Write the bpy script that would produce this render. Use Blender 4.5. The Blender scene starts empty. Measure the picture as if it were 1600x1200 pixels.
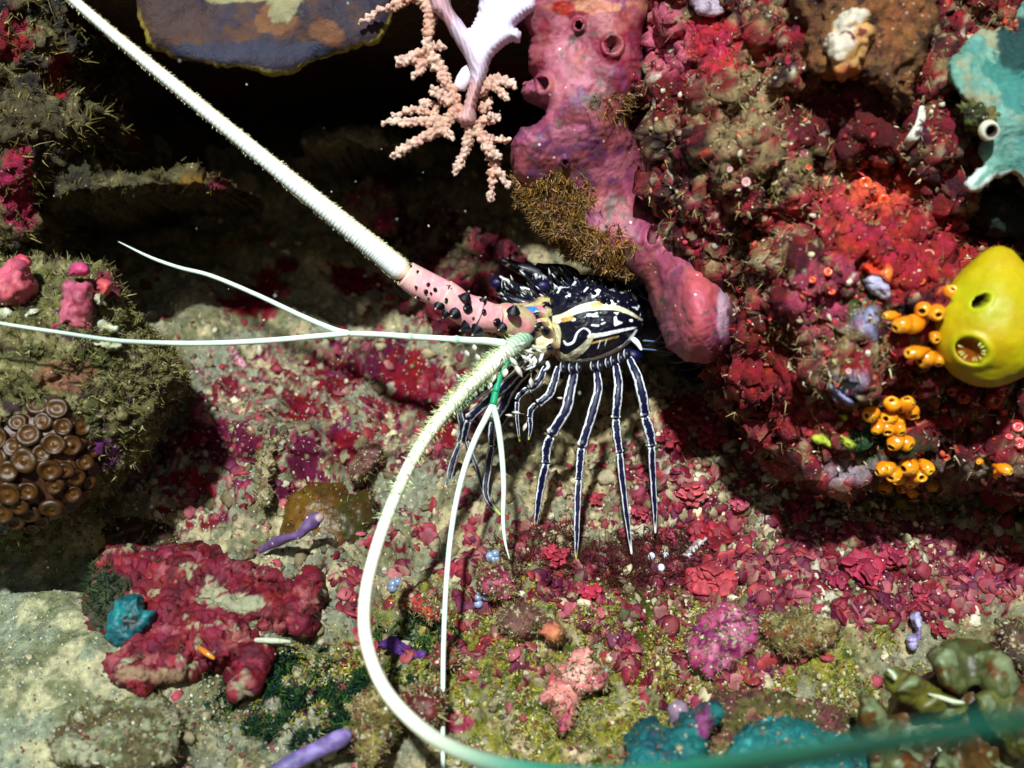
import bpy, math, random
import numpy as np
random.seed(7)
rng = np.random.RandomState(11)
sc = bpy.context.scene
COL = sc.collection

# ------------------------------------------------------------------ camera
K = 0.0005                       # picture pixel size at one unit of distance
cam_d = bpy.data.cameras.new('camera'); cam = bpy.data.objects.new('camera', cam_d)
COL.objects.link(cam); sc.camera = cam
cam.location = (0, 0, 0); cam.rotation_euler = (math.radians(90), 0, 0)
cam_d.sensor_width = 36; cam_d.lens = 45; cam_d.clip_start = 0.1; cam_d.clip_end = 200
cam_d.dof.use_dof = True; cam_d.dof.focus_distance = 9.75; cam_d.dof.aperture_fstop = 0.45

# ------------------------------------------------------------------ light
SUN_DIR = np.array([0.10, 0.84, -0.50])
sd = bpy.data.lights.new('sun', 'SUN'); sd.energy = 5.0; sd.angle = math.radians(2.5); sd.color = (0.93, 1.0, 0.98)
so = bpy.data.objects.new('sun', sd); COL.objects.link(so)
from mathutils import Vector
so.rotation_euler = Vector(SUN_DIR).to_track_quat('-Z', 'Y').to_euler()
w = bpy.data.worlds.new('World'); sc.world = w; w.use_nodes = True
nt = w.node_tree; bg = nt.nodes['Background']
sky = nt.nodes.new('ShaderNodeTexSky'); sky.sky_type = 'NISHITA'; sky.sun_disc = False
sky.sun_elevation = math.asin(0.5/np.linalg.norm(SUN_DIR)); sky.sun_rotation = math.radians(180+7)
nt.links.new(sky.outputs[0], bg.inputs[0]); bg.inputs[1].default_value = 0.032
sc.view_settings.view_transform = 'Standard'; sc.view_settings.look = 'None'
sc.view_settings.gamma = 1; sc.view_settings.exposure = 0.36
sc.render.engine = 'CYCLES'

# ------------------------------------------------------------------ helpers
def c(r, g, b):
    return np.array([((v/255)/12.92 if v/255 <= .04045 else ((v/255+.055)/1.055)**2.4) for v in (r, g, b)])
def W(px, py, d):
    """a point of the place: px, py on the survey photo, d metres-like units in front of the camera"""
    px, py, d = np.broadcast_arrays(np.asarray(px, float), np.asarray(py, float), np.asarray(d, float))
    return np.stack([(px-800)*K*d, d, (600-py)*K*d], -1)
def proj(V):
    return 800+V[:, 0]/(K*V[:, 1]), 600-V[:, 2]/(K*V[:, 1])

G12 = np.array([[1,1,0],[-1,1,0],[1,-1,0],[-1,-1,0],[1,0,1],[-1,0,1],[1,0,-1],[-1,0,-1],[0,1,1],[0,-1,1],[0,1,-1],[0,-1,-1],[1,1,0],[-1,1,0],[0,-1,1],[0,-1,-1]], np.float32)
def _h(x, y, z, s):
    h = (x.astype(np.uint32)*np.uint32(374761393) + y.astype(np.uint32)*np.uint32(668265263) + z.astype(np.uint32)*np.uint32(2246822519) + np.uint32(s*974711 % 4294967291))
    h = (h ^ (h >> np.uint32(15)))*np.uint32(2246822519); h = (h ^ (h >> np.uint32(13)))*np.uint32(3266489917)
    return h ^ (h >> np.uint32(16))
def noise(P, f=1.0, s=0):
    Q = (P*f+s*7.13+100).astype(np.float32)
    I = np.floor(Q).astype(np.int64); F = Q-I
    U = F*F*F*(F*(F*6-15)+10)
    out = 0
    for dx in (0, 1):
        wx = U[:, 0] if dx else 1-U[:, 0]
        for dy in (0, 1):
            wy = U[:, 1] if dy else 1-U[:, 1]
            for dz in (0, 1):
                wz = U[:, 2] if dz else 1-U[:, 2]
                g = G12[_h(I[:, 0]+dx, I[:, 1]+dy, I[:, 2]+dz, s) & np.uint32(15)]
                out = out + wx*wy*wz*(g[:, 0]*(F[:, 0]-dx)+g[:, 1]*(F[:, 1]-dy)+g[:, 2]*(F[:, 2]-dz))
    return out
def fbm(P, f=1.0, o=3, s=0, gain=.55):
    a, t, out = 1.0, 0, 0
    for i in range(o):
        out = out + a*noise(P, f*2.03**i, s+i); t += a; a *= gain
    return out/t*1.5
def ridge(P, f, o=2, s=0):
    return 1-2*np.abs(fbm(P, f, o, s))
def cells(P, f, s=0):
    """distance to nearest jittered point and its random value"""
    Q = P*f+50; I = np.floor(Q).astype(np.int64)
    best = np.full(len(P), 9.0); val = np.zeros(len(P))
    for dx in (-1, 0, 1):
        for dy in (-1, 0, 1):
            for dz in (-1, 0, 1):
                a, b, e = I[:, 0]+dx, I[:, 1]+dy, I[:, 2]+dz
                h = _h(a, b, e, s)
                r1 = (h & 1023)/1023.; r2 = ((h >> np.uint32(10)) & 1023)/1023.; r3 = ((h >> np.uint32(20)) & 1023)/1023.
                dd = (a+r1-Q[:, 0])**2+(b+r2-Q[:, 1])**2+(e+r3-Q[:, 2])**2
                m = dd < best; best[m] = dd[m]; val[m] = ((h[m] >> np.uint32(5)) & 255)/255.
    return np.sqrt(best), val
def sstep(a, b, x):
    t = np.clip((x-a)/(b-a+1e-9), 0, 1); return t*t*(3-2*t)
def normals(V, F):
    N = np.zeros_like(V)
    for f in F:
        n = np.cross(V[f[:, 2]]-V[f[:, 0]], V[f[:, -1]]-V[f[:, 1]]) if f.shape[1] == 4 else np.cross(V[f[:, 1]]-V[f[:, 0]], V[f[:, 2]]-V[f[:, 0]])
        for k in range(f.shape[1]):
            for a in range(3): N[:, a] += np.bincount(f[:, k], n[:, a], len(V))
    return N/(np.linalg.norm(N, axis=1, keepdims=True)+1e-12)

def tag(o, label=None, cat=None, group=None, kind=None):
    if label: o['label'] = label
    if cat: o['category'] = cat
    if group: o['group'] = group
    if kind: o['kind'] = kind
    return o
def build(name, V, F, col, mat, parent=None, base=None, smooth=True):
    """link one mesh object from world-space vertices; F is a list of face index arrays"""
    V = np.asarray(V, float); F = [np.asarray(f, np.int64) for f in F if len(f)]
    if base is None: base = np.array([V[:, 0].mean(), V[:, 1].mean(), V[:, 2].min()])
    base = np.asarray(base, float)
    me = bpy.data.meshes.new(name)
    me.vertices.add(len(V)); me.vertices.foreach_set('co', (V-base).astype(np.float32).ravel())
    nl = sum(f.size for f in F); npoly = sum(len(f) for f in F)
    me.loops.add(nl); me.polygons.add(npoly)
    me.loops.foreach_set('vertex_index', np.concatenate([f.ravel() for f in F]).astype(np.int32))
    tot = np.concatenate([np.full(len(f), f.shape[1]) for f in F]); st = np.concatenate([[0], np.cumsum(tot)[:-1]])
    me.polygons.foreach_set('loop_start', st.astype(np.int32)); me.polygons.foreach_set('loop_total', tot.astype(np.int32))
    me.polygons.foreach_set('use_smooth', np.full(npoly, smooth))
    me.update(calc_edges=True)
    col = np.asarray(col, float)
    if col.ndim == 1: col = np.tile(col, (len(V), 1))
    at = me.color_attributes.new('Col', 'FLOAT_COLOR', 'POINT')
    at.data.foreach_set('color', np.concatenate([np.clip(col, 0, 1), np.ones((len(V), 1))], 1).astype(np.float32).ravel())
    me.materials.append(mat)
    o = bpy.data.objects.new(name, me); COL.objects.link(o)
    if parent is not None:
        o.parent = parent; pl = wloc(parent)
        o.location = base-pl
    else: o.location = base
    return o
def wloc(o):
    l = np.array(o.location)
    while o.parent: o = o.parent; l = l+np.array(o.location)
    return l
def empty(name, loc, label, cat, group=None):
    o = bpy.data.objects.new(name, None); COL.objects.link(o); o.location = loc; o.empty_display_size = .1
    return tag(o, label, cat, group)
def join(parts):
    Vs, Fs, Cs, off = [], {}, [], 0
    for V, F, C in parts:
        C = np.asarray(C, float)
        if C.ndim == 1: C = np.tile(C, (len(V), 1))
        Vs.append(V); Cs.append(C)
        for f in F:
            f = np.asarray(f)
            if len(f): Fs.setdefault(f.shape[1], []).append(f+off)
        off += len(V)
    return np.concatenate(Vs), [np.concatenate(v) for v in Fs.values()], np.concatenate(Cs)

# ------------------------------------------------------------------ materials
def material(name, rough=.7, spec=.3, scale=22, var=.45, bump=.5, fleck=0, fleckcol=(.8, .75, .6), sss=0, fine=3.3, coat=0, bdist=.02, tone=1.0):
    m = bpy.data.materials.new(name); m.use_nodes = True; t = m.node_tree; n = t.nodes; L = t.links
    b = n['Principled BSDF']
    at = n.new('ShaderNodeAttribute'); at.attribute_name = 'Col'
    tc = n.new('ShaderNodeTexCoord')
    n1 = n.new('ShaderNodeTexNoise'); n1.inputs['Scale'].default_value = scale; n1.inputs['Detail'].default_value = 5; n1.inputs['Roughness'].default_value = .7
    L.new(tc.outputs['Object'], n1.inputs['Vector'])
    mr = n.new('ShaderNodeMapRange'); mr.inputs[1].default_value = .3; mr.inputs[2].default_value = .7
    mr.inputs[3].default_value = (1-var)*tone; mr.inputs[4].default_value = (1+var*.9)*tone
    L.new(n1.outputs['Fac'], mr.inputs[0])
    mx = n.new('ShaderNodeVectorMath'); mx.operation = 'SCALE'
    L.new(at.outputs['Color'], mx.inputs[0]); L.new(mr.outputs[0], mx.inputs['Scale'])
    out = mx.outputs[0]
    # a little independent hue wander
    hs = n.new('ShaderNodeHueSaturation'); n3 = n.new('ShaderNodeTexNoise'); n3.inputs['Scale'].default_value = scale*.45; n3.inputs['Detail'].default_value = 3
    L.new(tc.outputs['Object'], n3.inputs['Vector'])
    m3 = n.new('ShaderNodeMapRange'); m3.inputs[1].default_value = .3; m3.inputs[2].default_value = .7; m3.inputs[3].default_value = .5-.014; m3.inputs[4].default_value = .5+.014
    L.new(n3.outputs['Fac'], m3.inputs[0]); L.new(m3.outputs[0], hs.inputs['Hue']); L.new(out, hs.inputs['Color']); out = hs.outputs[0]
    if fleck:
        vo = n.new('ShaderNodeTexVoronoi'); vo.inputs['Scale'].default_value = scale*3.1
        L.new(tc.outputs['Object'], vo.inputs['Vector'])
        sp = n.new('ShaderNodeSeparateColor'); L.new(vo.outputs['Color'], sp.inputs[0])
        g1 = n.new('ShaderNodeMath'); g1.operation = 'GREATER_THAN'; g1.inputs[1].default_value = 1-fleck; L.new(sp.outputs[0], g1.inputs[0])
        g2 = n.new('ShaderNodeMath'); g2.operation = 'LESS_THAN'; g2.inputs[1].default_value = .30; L.new(vo.outputs['Distance'], g2.inputs[0])
        g = n.new('ShaderNodeMath'); g.operation = 'MULTIPLY'; L.new(g1.outputs[0], g.inputs[0]); L.new(g2.outputs[0], g.inputs[1])
        mm = n.new('ShaderNodeMix'); mm.data_type = 'RGBA'; L.new(g.outputs[0], mm.inputs[0]); L.new(out, mm.inputs[6]); mm.inputs[7].default_value = (*fleckcol, 1)
        out = mm.outputs[2]
    L.new(out, b.inputs['Base Color'])
    b.inputs['Roughness'].default_value = rough; b.inputs['Specular IOR Level'].default_value = spec
    if coat: b.inputs['Coat Weight'].default_value = coat; b.inputs['Coat Roughness'].default_value = .12
    if sss:
        b.inputs['Subsurface Weight'].default_value = sss; b.inputs['Subsurface Scale'].default_value = .08
        b.inputs['Subsurface Radius'].default_value = (1, .5, .35)
    if bump:
        n2 = n.new('ShaderNodeTexNoise'); n2.inputs['Scale'].default_value = scale*fine; n2.inputs['Detail'].default_value = 4; n2.inputs['Roughness'].default_value = .75
        L.new(tc.outputs['Object'], n2.inputs['Vector'])
        ad = n.new('ShaderNodeMath'); ad.operation = 'ADD'; L.new(n1.outputs['Fac'], ad.inputs[0]); L.new(n2.outputs['Fac'], ad.inputs[1])
        bp = n.new('ShaderNodeBump'); bp.inputs['Strength'].default_value = bump; bp.inputs['Distance'].default_value = bdist
        L.new(ad.outputs[0], bp.inputs['Height']); L.new(bp.outputs[0], b.inputs['Normal'])
    return m
M_rock = material('encrusted_rock', .6, .35, 14, .7, .9, .05, (.55, .45, .3), bdist=.03, tone=0.95)
M_sand = material('silty_sand', .85, .15, 16, .55, .9, .05, (.6, .57, .45), bdist=.02, tone=0.84)
M_sponge = material('sponge', .5, .4, 9, .22, .35, .02, (.75, .5, .5), sss=.15, fine=5, bdist=.012, tone=0.88)
M_coral = material('coral_skin', .6, .3, 12, .3, .6, 0, sss=.08, tone=0.85)
M_soft = material('soft_coral_skin', .55, .3, 20, .12, .3, 0, sss=.3)
M_turf = material('algae_turf', .8, .15, 10, .4, 0, tone=0.9)
M_bits = material('coral_bits', .55, .4, 18, .35, .5, tone=0.85)
M_alga = material('coralline_plate', .55, .35, 12, .32, .4, .04, (.7, .5, .45), tone=0.82)
M_shell = material('lobster_shell', .42, .4, 16, .25, .25, 0, coat=.08)
M_pale = material('antenna_shell', .4, .4, 30, .1, .2, 0)
M_tun = material('tunicate_skin', .25, .5, 8, .14, .08, 0, sss=.35, coat=.25)
M_smooth = material('sea_squirt_skin', .45, .35, 5, .12, .15, 0, sss=.3)
M_brown = material('zoanthid_skin', .4, .4, 14, .25, .2, 0, sss=.1, tone=0.5)

# ------------------------------------------------------------------ shape makers
def catmull(P, n):
    P = np.asarray(P, float); P = np.vstack([2*P[0]-P[1], P, 2*P[-1]-P[-2]])
    m = len(P)-3; t = np.linspace(0, m, n); i = np.minimum(t.astype(int), m-1); f = (t-i)[:, None]
    a, b, d, e = P[i], P[i+1], P[i+2], P[i+3]
    return .5*((2*b)+(-a+d)*f+(2*a-5*b+4*d-e)*f**2+(-a+3*b-3*d+e)*f**3)
def tube(path, rad, n=60, seg=12, colf=None, dispf=None, flat=1.0, smoothp=True, capr=True):
    """path: world points with radii; angle 0 faces the viewer's side"""
    path = np.asarray(path, float); A = np.hstack([path, np.asarray(rad, float)[:, None]])
    A = catmull(A, n) if smoothp else np.stack([np.interp(np.linspace(0, len(A)-1, n), np.arange(len(A)), A[:, k]) for k in range(4)], 1)
    C, R = A[:, :3], np.maximum(A[:, 3], .0004)
    T = np.gradient(C, axis=0); T /= np.linalg.norm(T, axis=1, keepdims=True)+1e-12
    ref = np.array([0, -1.0, 0.02]); S = np.cross(T, ref); S /= np.linalg.norm(S, axis=1, keepdims=True)+1e-12
    B = np.cross(S, T)
    if capr:   # rounded ends
        L = np.concatenate([[0], np.cumsum(np.linalg.norm(np.diff(C, axis=0), axis=1))])
        e = np.minimum(L[-1]-L, L); R = R*np.sqrt(np.clip(1-(1-np.clip(e/(R+1e-9), 0, 1))**2, 0.002, 1))
    a = np.linspace(0, 2*np.pi, seg, endpoint=False)
    RR = np.repeat(R[:, None], seg, 1)
    u = np.linspace(0, 1, n)
    UU, AA = np.meshgrid(u, a, indexing='ij')
    if dispf is not None: RR = RR*(1+dispf(UU, AA))
    V = C[:, None]+RR[..., None]*(np.cos(AA)[..., None]*B[:, None]*flat+np.sin(AA)[..., None]*S[:, None])
    V = V.reshape(-1, 3)
    i = np.arange(n-1)[:, None]*seg; j = np.arange(seg)[None]; j2 = (j+1) % seg
    F = np.stack([i+j, i+j2, i+seg+j2, i+seg+j], -1).reshape(-1, 4)
    k = len(V); V = np.vstack([V, C[0], C[-1]])
    jj = np.arange(seg); t1 = np.stack([np.full(seg, k), (jj+1) % seg, jj], 1); t2 = np.stack([np.full(seg, k+1), (n-1)*seg+jj, (n-1)*seg+(jj+1) % seg], 1)
    if colf is None: col = None
    else:
        col = colf(UU, AA).reshape(-1, 3); col = np.vstack([col, col[0], col[-1]])
    return V, [F, np.vstack([t1, t2])], col
def lathe(profile, base, axis, seg=16, cols=None, squash=1.0, twist=0):
    axis = np.asarray(axis, float); axis = axis/np.linalg.norm(axis)
    s = np.cross(axis, [0.13, .2, 1]) ; s /= np.linalg.norm(s); b = np.cross(axis, s)
    pr = np.asarray(profile, float); a = np.linspace(0, 2*np.pi, seg, endpoint=False)+twist
    V = base+pr[:, None, 1, None]*axis+pr[:, None, 0, None]*(np.cos(a)[None, :, None]*s+np.sin(a)[None, :, None]*b*squash)
    n = len(pr); V = V.reshape(-1, 3)
    i = np.arange(n-1)[:, None]*seg; j = np.arange(seg)[None]; j2 = (j+1) % seg
    F = np.stack([i+j, i+j2, i+seg+j2, i+seg+j], -1).reshape(-1, 4)
    C = np.repeat(np.asarray(cols), seg, 0) if cols is not None else None
    return V, [F], C
def poly_sd(px, py, P):
    """signed distance (inside > 0) and nearest outline point"""
    P = np.asarray(P, float); best = np.full(px.shape, 1e18); nx = np.zeros(px.shape); ny = np.zeros(px.shape); ins = np.zeros(px.shape, bool)
    for k in range(len(P)):
        a, b = P[k], P[(k+1) % len(P)]
        e = b-a; t = np.clip(((px-a[0])*e[0]+(py-a[1])*e[1])/(e@e+1e-9), 0, 1)
        qx, qy = a[0]+t*e[0], a[1]+t*e[1]; d = (px-qx)**2+(py-qy)**2; m = d < best
        best[m] = d[m]; nx[m] = qx[m]; ny[m] = qy[m]
        cr = ((a[1] > py) != (b[1] > py)) & (px < (b[0]-a[0])*(py-a[1])/(b[1]-a[1]+1e-12)+a[0])
        ins ^= cr
    return np.where(ins, 1, -1)*np.sqrt(best), nx, ny
def smooth_outline(P, jag=0, n=10, seed=1):
    P = np.asarray(P, float); Q = np.vstack([P[-2:], P, P[:2]])
    m = len(P); t = np.linspace(0, m, m*n, endpoint=False)
    i = t.astype(int); f = (t-i)[:, None]
    a, b, d, e = Q[i+1], Q[i+2], Q[(i+3) % len(Q)], Q[np.minimum(i+4, len(Q)-1)]
    a, b, d, e = [np.array([P[(k+o) % m] for k in i]) for o in (-1, 0, 1, 2)]
    R = .5*((2*b)+(-a+d)*f+(2*a-5*b+4*d-e)*f**2+(-a+3*b-3*d+e)*f**3)
    if jag:
        Z = np.hstack([R, np.zeros((len(R), 1))])
        R = R+jag*np.stack([fbm(Z, .05, 4, seed, .8), fbm(Z, .05, 4, seed+40, .8)], 1)*2
    return R
def inflate(P, d, thick, R, res=3, back=None, df=None, jag=0, seed=1, power=.5, n=10):
    """a solid body with this outline: bulges towards the viewer and away, closed at the rim"""
    P = smooth_outline(P, jag, n, seed)
    x0, y0 = P.min(0)-res; x1, y1 = P.max(0)+res
    gx = np.arange(x0, x1+res, res); gy = np.arange(y0, y1+res, res)
    X, Y = np.meshgrid(gx, gy); s, nx, ny = poly_sd(X, Y, P)
    ins = s > res*.35
    ci = ins[:-1, :-1] | ins[1:, :-1] | ins[:-1, 1:] | ins[1:, 1:]
    use = np.zeros_like(ins)
    for a in (0, 1):
        for b in (0, 1): use[a:ins.shape[0]-1+a, b:ins.shape[1]-1+b] |= ci
    X = np.where(ins, X, nx); Y = np.where(ins, Y, ny); S = np.where(ins, s, 0)
    idx = -np.ones(X.shape, int); idx[use] = np.arange(use.sum())
    q = np.stack([idx[:-1, :-1], idx[:-1, 1:], idx[1:, 1:], idx[1:, :-1]], -1)[ci]
    x, y, s_, interior = X[use], Y[use], S[use], ins[use]
    h = thick*(1-(1-np.clip(s_/R, 0, 1))**2)**power
    dd = d+(df(x, y) if df is not None else 0)
    Vf = W(x, y, dd-h)
    bk = thick if back is None else back
    hb = bk*(1-(1-np.clip(s_/R, 0, 1))**2)**power
    bi = np.where(interior)[0]; bmap = np.arange(len(x)); bmap[bi] = len(x)+np.arange(len(bi))
    Vb = W(x, y, dd)[bi]; Vb = Vb+np.stack([0*hb[bi], hb[bi], 0*hb[bi]], -1)
    V = np.vstack([Vf, Vb]); qb = bmap[q][:, ::-1]
    # quads run clockwise in the picture: front faces look at the viewer
    F = np.vstack([q[:, ::-1], qb[:, ::1]])
    # make front normal face -Y
    t = F[0]; nn = np.cross(V[t[2]]-V[t[0]], V[t[3]]-V[t[1]])
    a = q[len(q)//2]; nn = np.cross(V[a[2]]-V[a[0]], V[a[3]]-V[a[1]])
    if nn[1] < 0: F = np.vstack([q, bmap[q][:, ::-1]])
    else: F = np.vstack([q[:, ::-1], bmap[q]])
    return V, [F]
def rough(V, F, layers):
    for kind, f, amp, s in layers:
        N = normals(V, F)
        if kind == 'f': h = fbm(V, f, 3, s)
        elif kind == 'r': h = ridge(V, f, 2, s)
        elif kind == 'c':
            dd, _ = cells(V, f, s); h = .6-dd
        elif kind == 'b': h = np.abs(fbm(V, f, 2, s))*2-.4
        V = V+N*(h*amp)[:, None]
    return V
def paint(V, base, layers, seed=0):
    C = np.tile(np.asarray(base, float), (len(V), 1)); px, py = proj(V)
    for l in layers:
        if l[0] == 'n':   # colour, freq, threshold, softness, seed
            _, col, f, th, so_, s = l
            m = sstep(th-so_, th+so_, fbm(V, f, 4, s, .65))
        elif l[0] == 'a':   # patch: colour, px, py, rx, ry, raggedness
            _, col, x, y, rx, ry, rg = l
            q = np.sqrt(((px-x)/rx)**2+((py-y)/ry)**2)
            m = sstep(1.12, .88, q+rg*fbm(V, 3.5, 4, int(x) % 97, .75))
        elif l[0] == 'c':   # cell spots: colour, freq, radius, keep share, seed
            _, col, f, r, keep, s = l
            dd, vv = cells(V, f, s); m = sstep(r*1.15, r*.85, dd)*(vv < keep)
        C = C*(1-m[:, None])+np.asarray(col)*m[:, None]
    return C
SURF = {}
def reg(key, V):
    N = None; px, py = proj(V); SURF.setdefault(key, []).append(np.stack([px, py, V[:, 1]], 1))
def depth_at(key, px, py, r=7):
    best = 1e9
    for A in SURF[key]:
        m = ((A[:, 0]-px)**2+(A[:, 1]-py)**2) < r*r
        if m.any(): best = min(best, np.sort(A[m, 2])[:max(1, m.sum()//4)].mean())
    return best if best < 1e8 else SURF[key][0][:, 2].mean()

def pick(V, F, n, maskf=None, front=True):
    """random surface points and normals on a mesh"""
    f = F[0]; A = V[f[:, 0]]; e1 = V[f[:, 1]]-A; e2 = V[f[:, -1]]-A
    nn = np.cross(e1, e2); ar = np.linalg.norm(nn, axis=1); nn = nn/(ar[:, None]+1e-12)
    wgt = ar.copy()
    if front: wgt *= (nn[:, 1] < .35)
    if maskf is not None: wgt = wgt*maskf(A)
    px, py = proj(A); wgt *= (px > -250) & (px < 1850) & (py > -250) & (py < 1450)
    i = rng.choice(len(f), n, p=wgt/wgt.sum()); a, b = rng.rand(n, 1), rng.rand(n, 1)
    return A[i]+e1[i]*a+e2[i]*b, nn[i]
def blades(P, N, k, ln, wd, col, colvar=.35, spread=.9, curl=.4, segs=2):
    """k tapered curved blades grown from every point"""
    P = np.repeat(P, k, 0); N = np.repeat(N, k, 0); n = len(P)
    P = P+rng.randn(n, 3)*ln*.15
    D = N+spread*rng.randn(n, 3)*.7; D /= np.linalg.norm(D, axis=1, keepdims=True)
    S = np.cross(D, rng.randn(n, 3)); S /= np.linalg.norm(S, axis=1, keepdims=True)
    Cv = rng.randn(n, 3)*curl
    L = ln*(.5+rng.rand(n, 1)); Wd = wd*(.6+.8*rng.rand(n, 1))
    rows = []
    for q in range(segs+1):
        t = q/segs; p = P+D*L*t+Cv*L*t*t*.6
        ww = Wd*(1-.75*t)
        rows += [p-S*ww, p+S*ww]
    V = np.stack(rows, 1).reshape(-1, 3); m = 2*(segs+1)
    base = np.arange(n)[:, None]*m
    F = np.concatenate([base+np.array([[2*q, 2*q+1, 2*q+3, 2*q+2]]) for q in range(segs)], 0)
    col = np.asarray(col, float)
    if col.ndim == 2:
        cc = col[rng.randint(0, len(col), n//k)]; cc = np.repeat(cc, k, 0)
    else: cc = np.tile(col, (n, 1))
    cc = cc*(1+colvar*rng.randn(n, 1)*.6).clip(.25, 2)
    return V, [F], np.repeat(cc, m, 0)
def ico():
    t = (1+5**.5)/2
    V = np.array([[-1,t,0],[1,t,0],[-1,-t,0],[1,-t,0],[0,-1,t],[0,1,t],[0,-1,-t],[0,1,-t],[t,0,-1],[t,0,1],[-t,0,-1],[-t,0,1]], float)
    F = np.array([[0,11,5],[0,5,1],[0,1,7],[0,7,10],[0,10,11],[1,5,9],[5,11,4],[11,10,2],[10,7,6],[7,1,8],[3,9,4],[3,4,2],[3,2,6],[3,6,8],[3,8,9],[4,9,5],[2,4,11],[6,2,10],[8,6,7],[9,8,1]])
    return V/np.linalg.norm(V[0]), F
def sub(V, F):
    V = list(map(tuple, V)); cache = {}; out = []
    def mid(a, b):
        k = (min(a, b), max(a, b))
        if k not in cache:
            p = (np.array(V[a])+V[b]); V.append(tuple(p/np.linalg.norm(p))); cache[k] = len(V)-1
        return cache[k]
    for a, b, d in F:
        x, y, z = mid(a, b), mid(b, d), mid(d, a); out += [[a, x, z], [b, y, x], [d, z, y], [x, y, z]]
    return np.array(V), np.array(out)
ICO1 = ico(); ICO2 = sub(*ICO1); ICO3 = sub(*ICO2); ICO4 = sub(*ICO3); ICO5 = sub(*ICO4)
def frames(N):
    S = np.cross(N, rng.randn(*N.shape)); S /= np.linalg.norm(S, axis=1, keepdims=True)
    return np.stack([S, np.cross(N, S), N], -1)      # columns
def scatter(T, P, N, size, col, squash=.6, jit=.3, stretch=.5, rag=.22):
    TV, TF = T; n = len(P); R = frames(N+rng.randn(n, 3)*jit)
    R = R/np.linalg.norm(R, axis=1, keepdims=True)
    s = np.asarray(size).reshape(-1, 1)*np.ones((n, 1))
    sc3 = np.concatenate([s*(1+stretch*rng.rand(n, 1)), s*(1+stretch*.4*rng.rand(n, 1)), s*squash], 1)
    V = TV[None]*(1+rag*rng.randn(n, len(TV), 1).clip(-1.5, 1.5))
    V = np.einsum('nij,nkj->nki', R, V*sc3[:, None])+P[:, None]
    F = TF[None]+(np.arange(n)*len(TV))[:, None, None]
    return V.reshape(-1, 3), [F.reshape(-1, TF.shape[1])], np.repeat(np.asarray(col), len(TV), 0)
def colpick(cols, n, var=.25):
    cols = np.asarray(cols); return (cols[rng.randint(0, len(cols), n)]*(1+var*rng.randn(n, 1))).clip(0, 1)
def disc_template(k=18, lob=4, amp=.16, rings=4, cup=.25, seed=0):
    r = np.random.RandomState(seed); ph = r.rand()*6
    V = [[0, 0, .18]]; a = np.linspace(0, 2*np.pi, k, endpoint=False)
    for q in range(1, rings+1):
        t = q/rings; rad = t*(1+amp*np.sin(lob*a+ph)*t+.07*np.sin((lob+3)*a)*t)
        z = .20*(1-t**3)+.04*np.sin(2*a+ph)*t+cup*t**2*(.8+.4*np.sin(3*a+ph))
        V += [[rad[i]*math.cos(a[i]), rad[i]*math.sin(a[i]), z[i]] for i in range(k)]
    top = len(V); V += [[x*1.0, y*1.0, z-.13] for x, y, z in V[top-k:]]; V.append([0, 0, -.35])
    F = [[0, 1+i, 1+(i+1) % k] for i in range(k)]
    for q in range(rings):
        o = 1+q*k
        for i in range(k):
            j = (i+1) % k; F += [[o+i, o+k+i, o+k+j], [o+i, o+k+j, o+j]]
    o = 1+rings*k
    for i in range(k): F.append([o+i, len(V)-1, o+(i+1) % k])
    return np.array(V, float), np.array(F)
DISCS = [disc_template(20, l, a, 4, cp, s) for l, a, cp, s in ((3, .22, .05, 1), (4, .17, .14, 2), (5, .15, .0, 3), (2, .28, .10, 4))]
def place_discs(P, N, sizes, cols, edge=1.35, jit=.25):
    parts = []
    which = rng.randint(0, len(DISCS), len(P))
    for k in range(len(DISCS)):
        m = which == k
        if not m.any(): continue
        TV, TF = DISCS[k]; n = m.sum()
        R = frames(N[m]+rng.randn(n, 3)*jit); R = R/np.linalg.norm(R, axis=1, keepdims=True)
        s = np.asarray(sizes)[m].reshape(-1, 1, 1)
        V = np.einsum('nij,nkj->nki', R, TV[None]*s*(1+.06*rng.randn(n, len(TV), 1)))+P[m][:, None]
        F = TF[None]+(np.arange(n)*len(TV))[:, None, None]
        rad = np.linalg.norm(TV[:, :2], axis=1)
        g = .85+(edge-.85)*sstep(.7, 1.0, rad)
        C = np.asarray(cols)[m][:, None]*g[None, :, None]
        parts.append((V.reshape(-1, 3), [F.reshape(-1, 3)], C.reshape(-1, 3)))
    return join(parts)

SAND = c(142, 144, 122); TAN = c(165, 142, 100); MAR = c(120, 12, 32); CRIM = c(140, 20, 42); PINK = c(185, 70, 95); MAG = c(104, 22, 58); OLIVE = c(110, 105, 30)
exec_parts = []
# ================================================================== THE SETTING
SL, CF = 0.85, 9.775             # the sea floor climbs away from the viewer
def floor_y(px, py):
    t = (600-py)*K; y = CF/np.maximum(SL-t, .3)
    return np.minimum(y, 14.4)
gx = np.arange(-420, 2021, 2.9); gy = np.concatenate([np.arange(230, 420, 5.0), np.arange(420, 1330, 2.6), np.arange(1330, 1500, 12)])
X, Y = np.meshgrid(gx, gy)
x, y = X.ravel(), Y.ravel()
V = W(x, y, floor_y(x, y))
nx_, ny_ = len(gx), len(gy)
q = (np.arange(ny_-1)[:, None]*nx_+np.arange(nx_-1)[None]).ravel()
F = np.stack([q+nx_, q+nx_+1, q+1, q], 1)
N0 = np.array([0, -SL, 1])/math.hypot(1, SL)
px, py = proj(V)
flat = sstep(1.25, .75, np.sqrt(((px+20)/330)**2+((py-1010)/210)**2))         # silt plain, lower left
flat2 = sstep(1.2, .8, np.sqrt(((px-380)/240)**2+((py-400)/110)**2))*.6
calm = np.maximum(flat, flat2)
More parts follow.
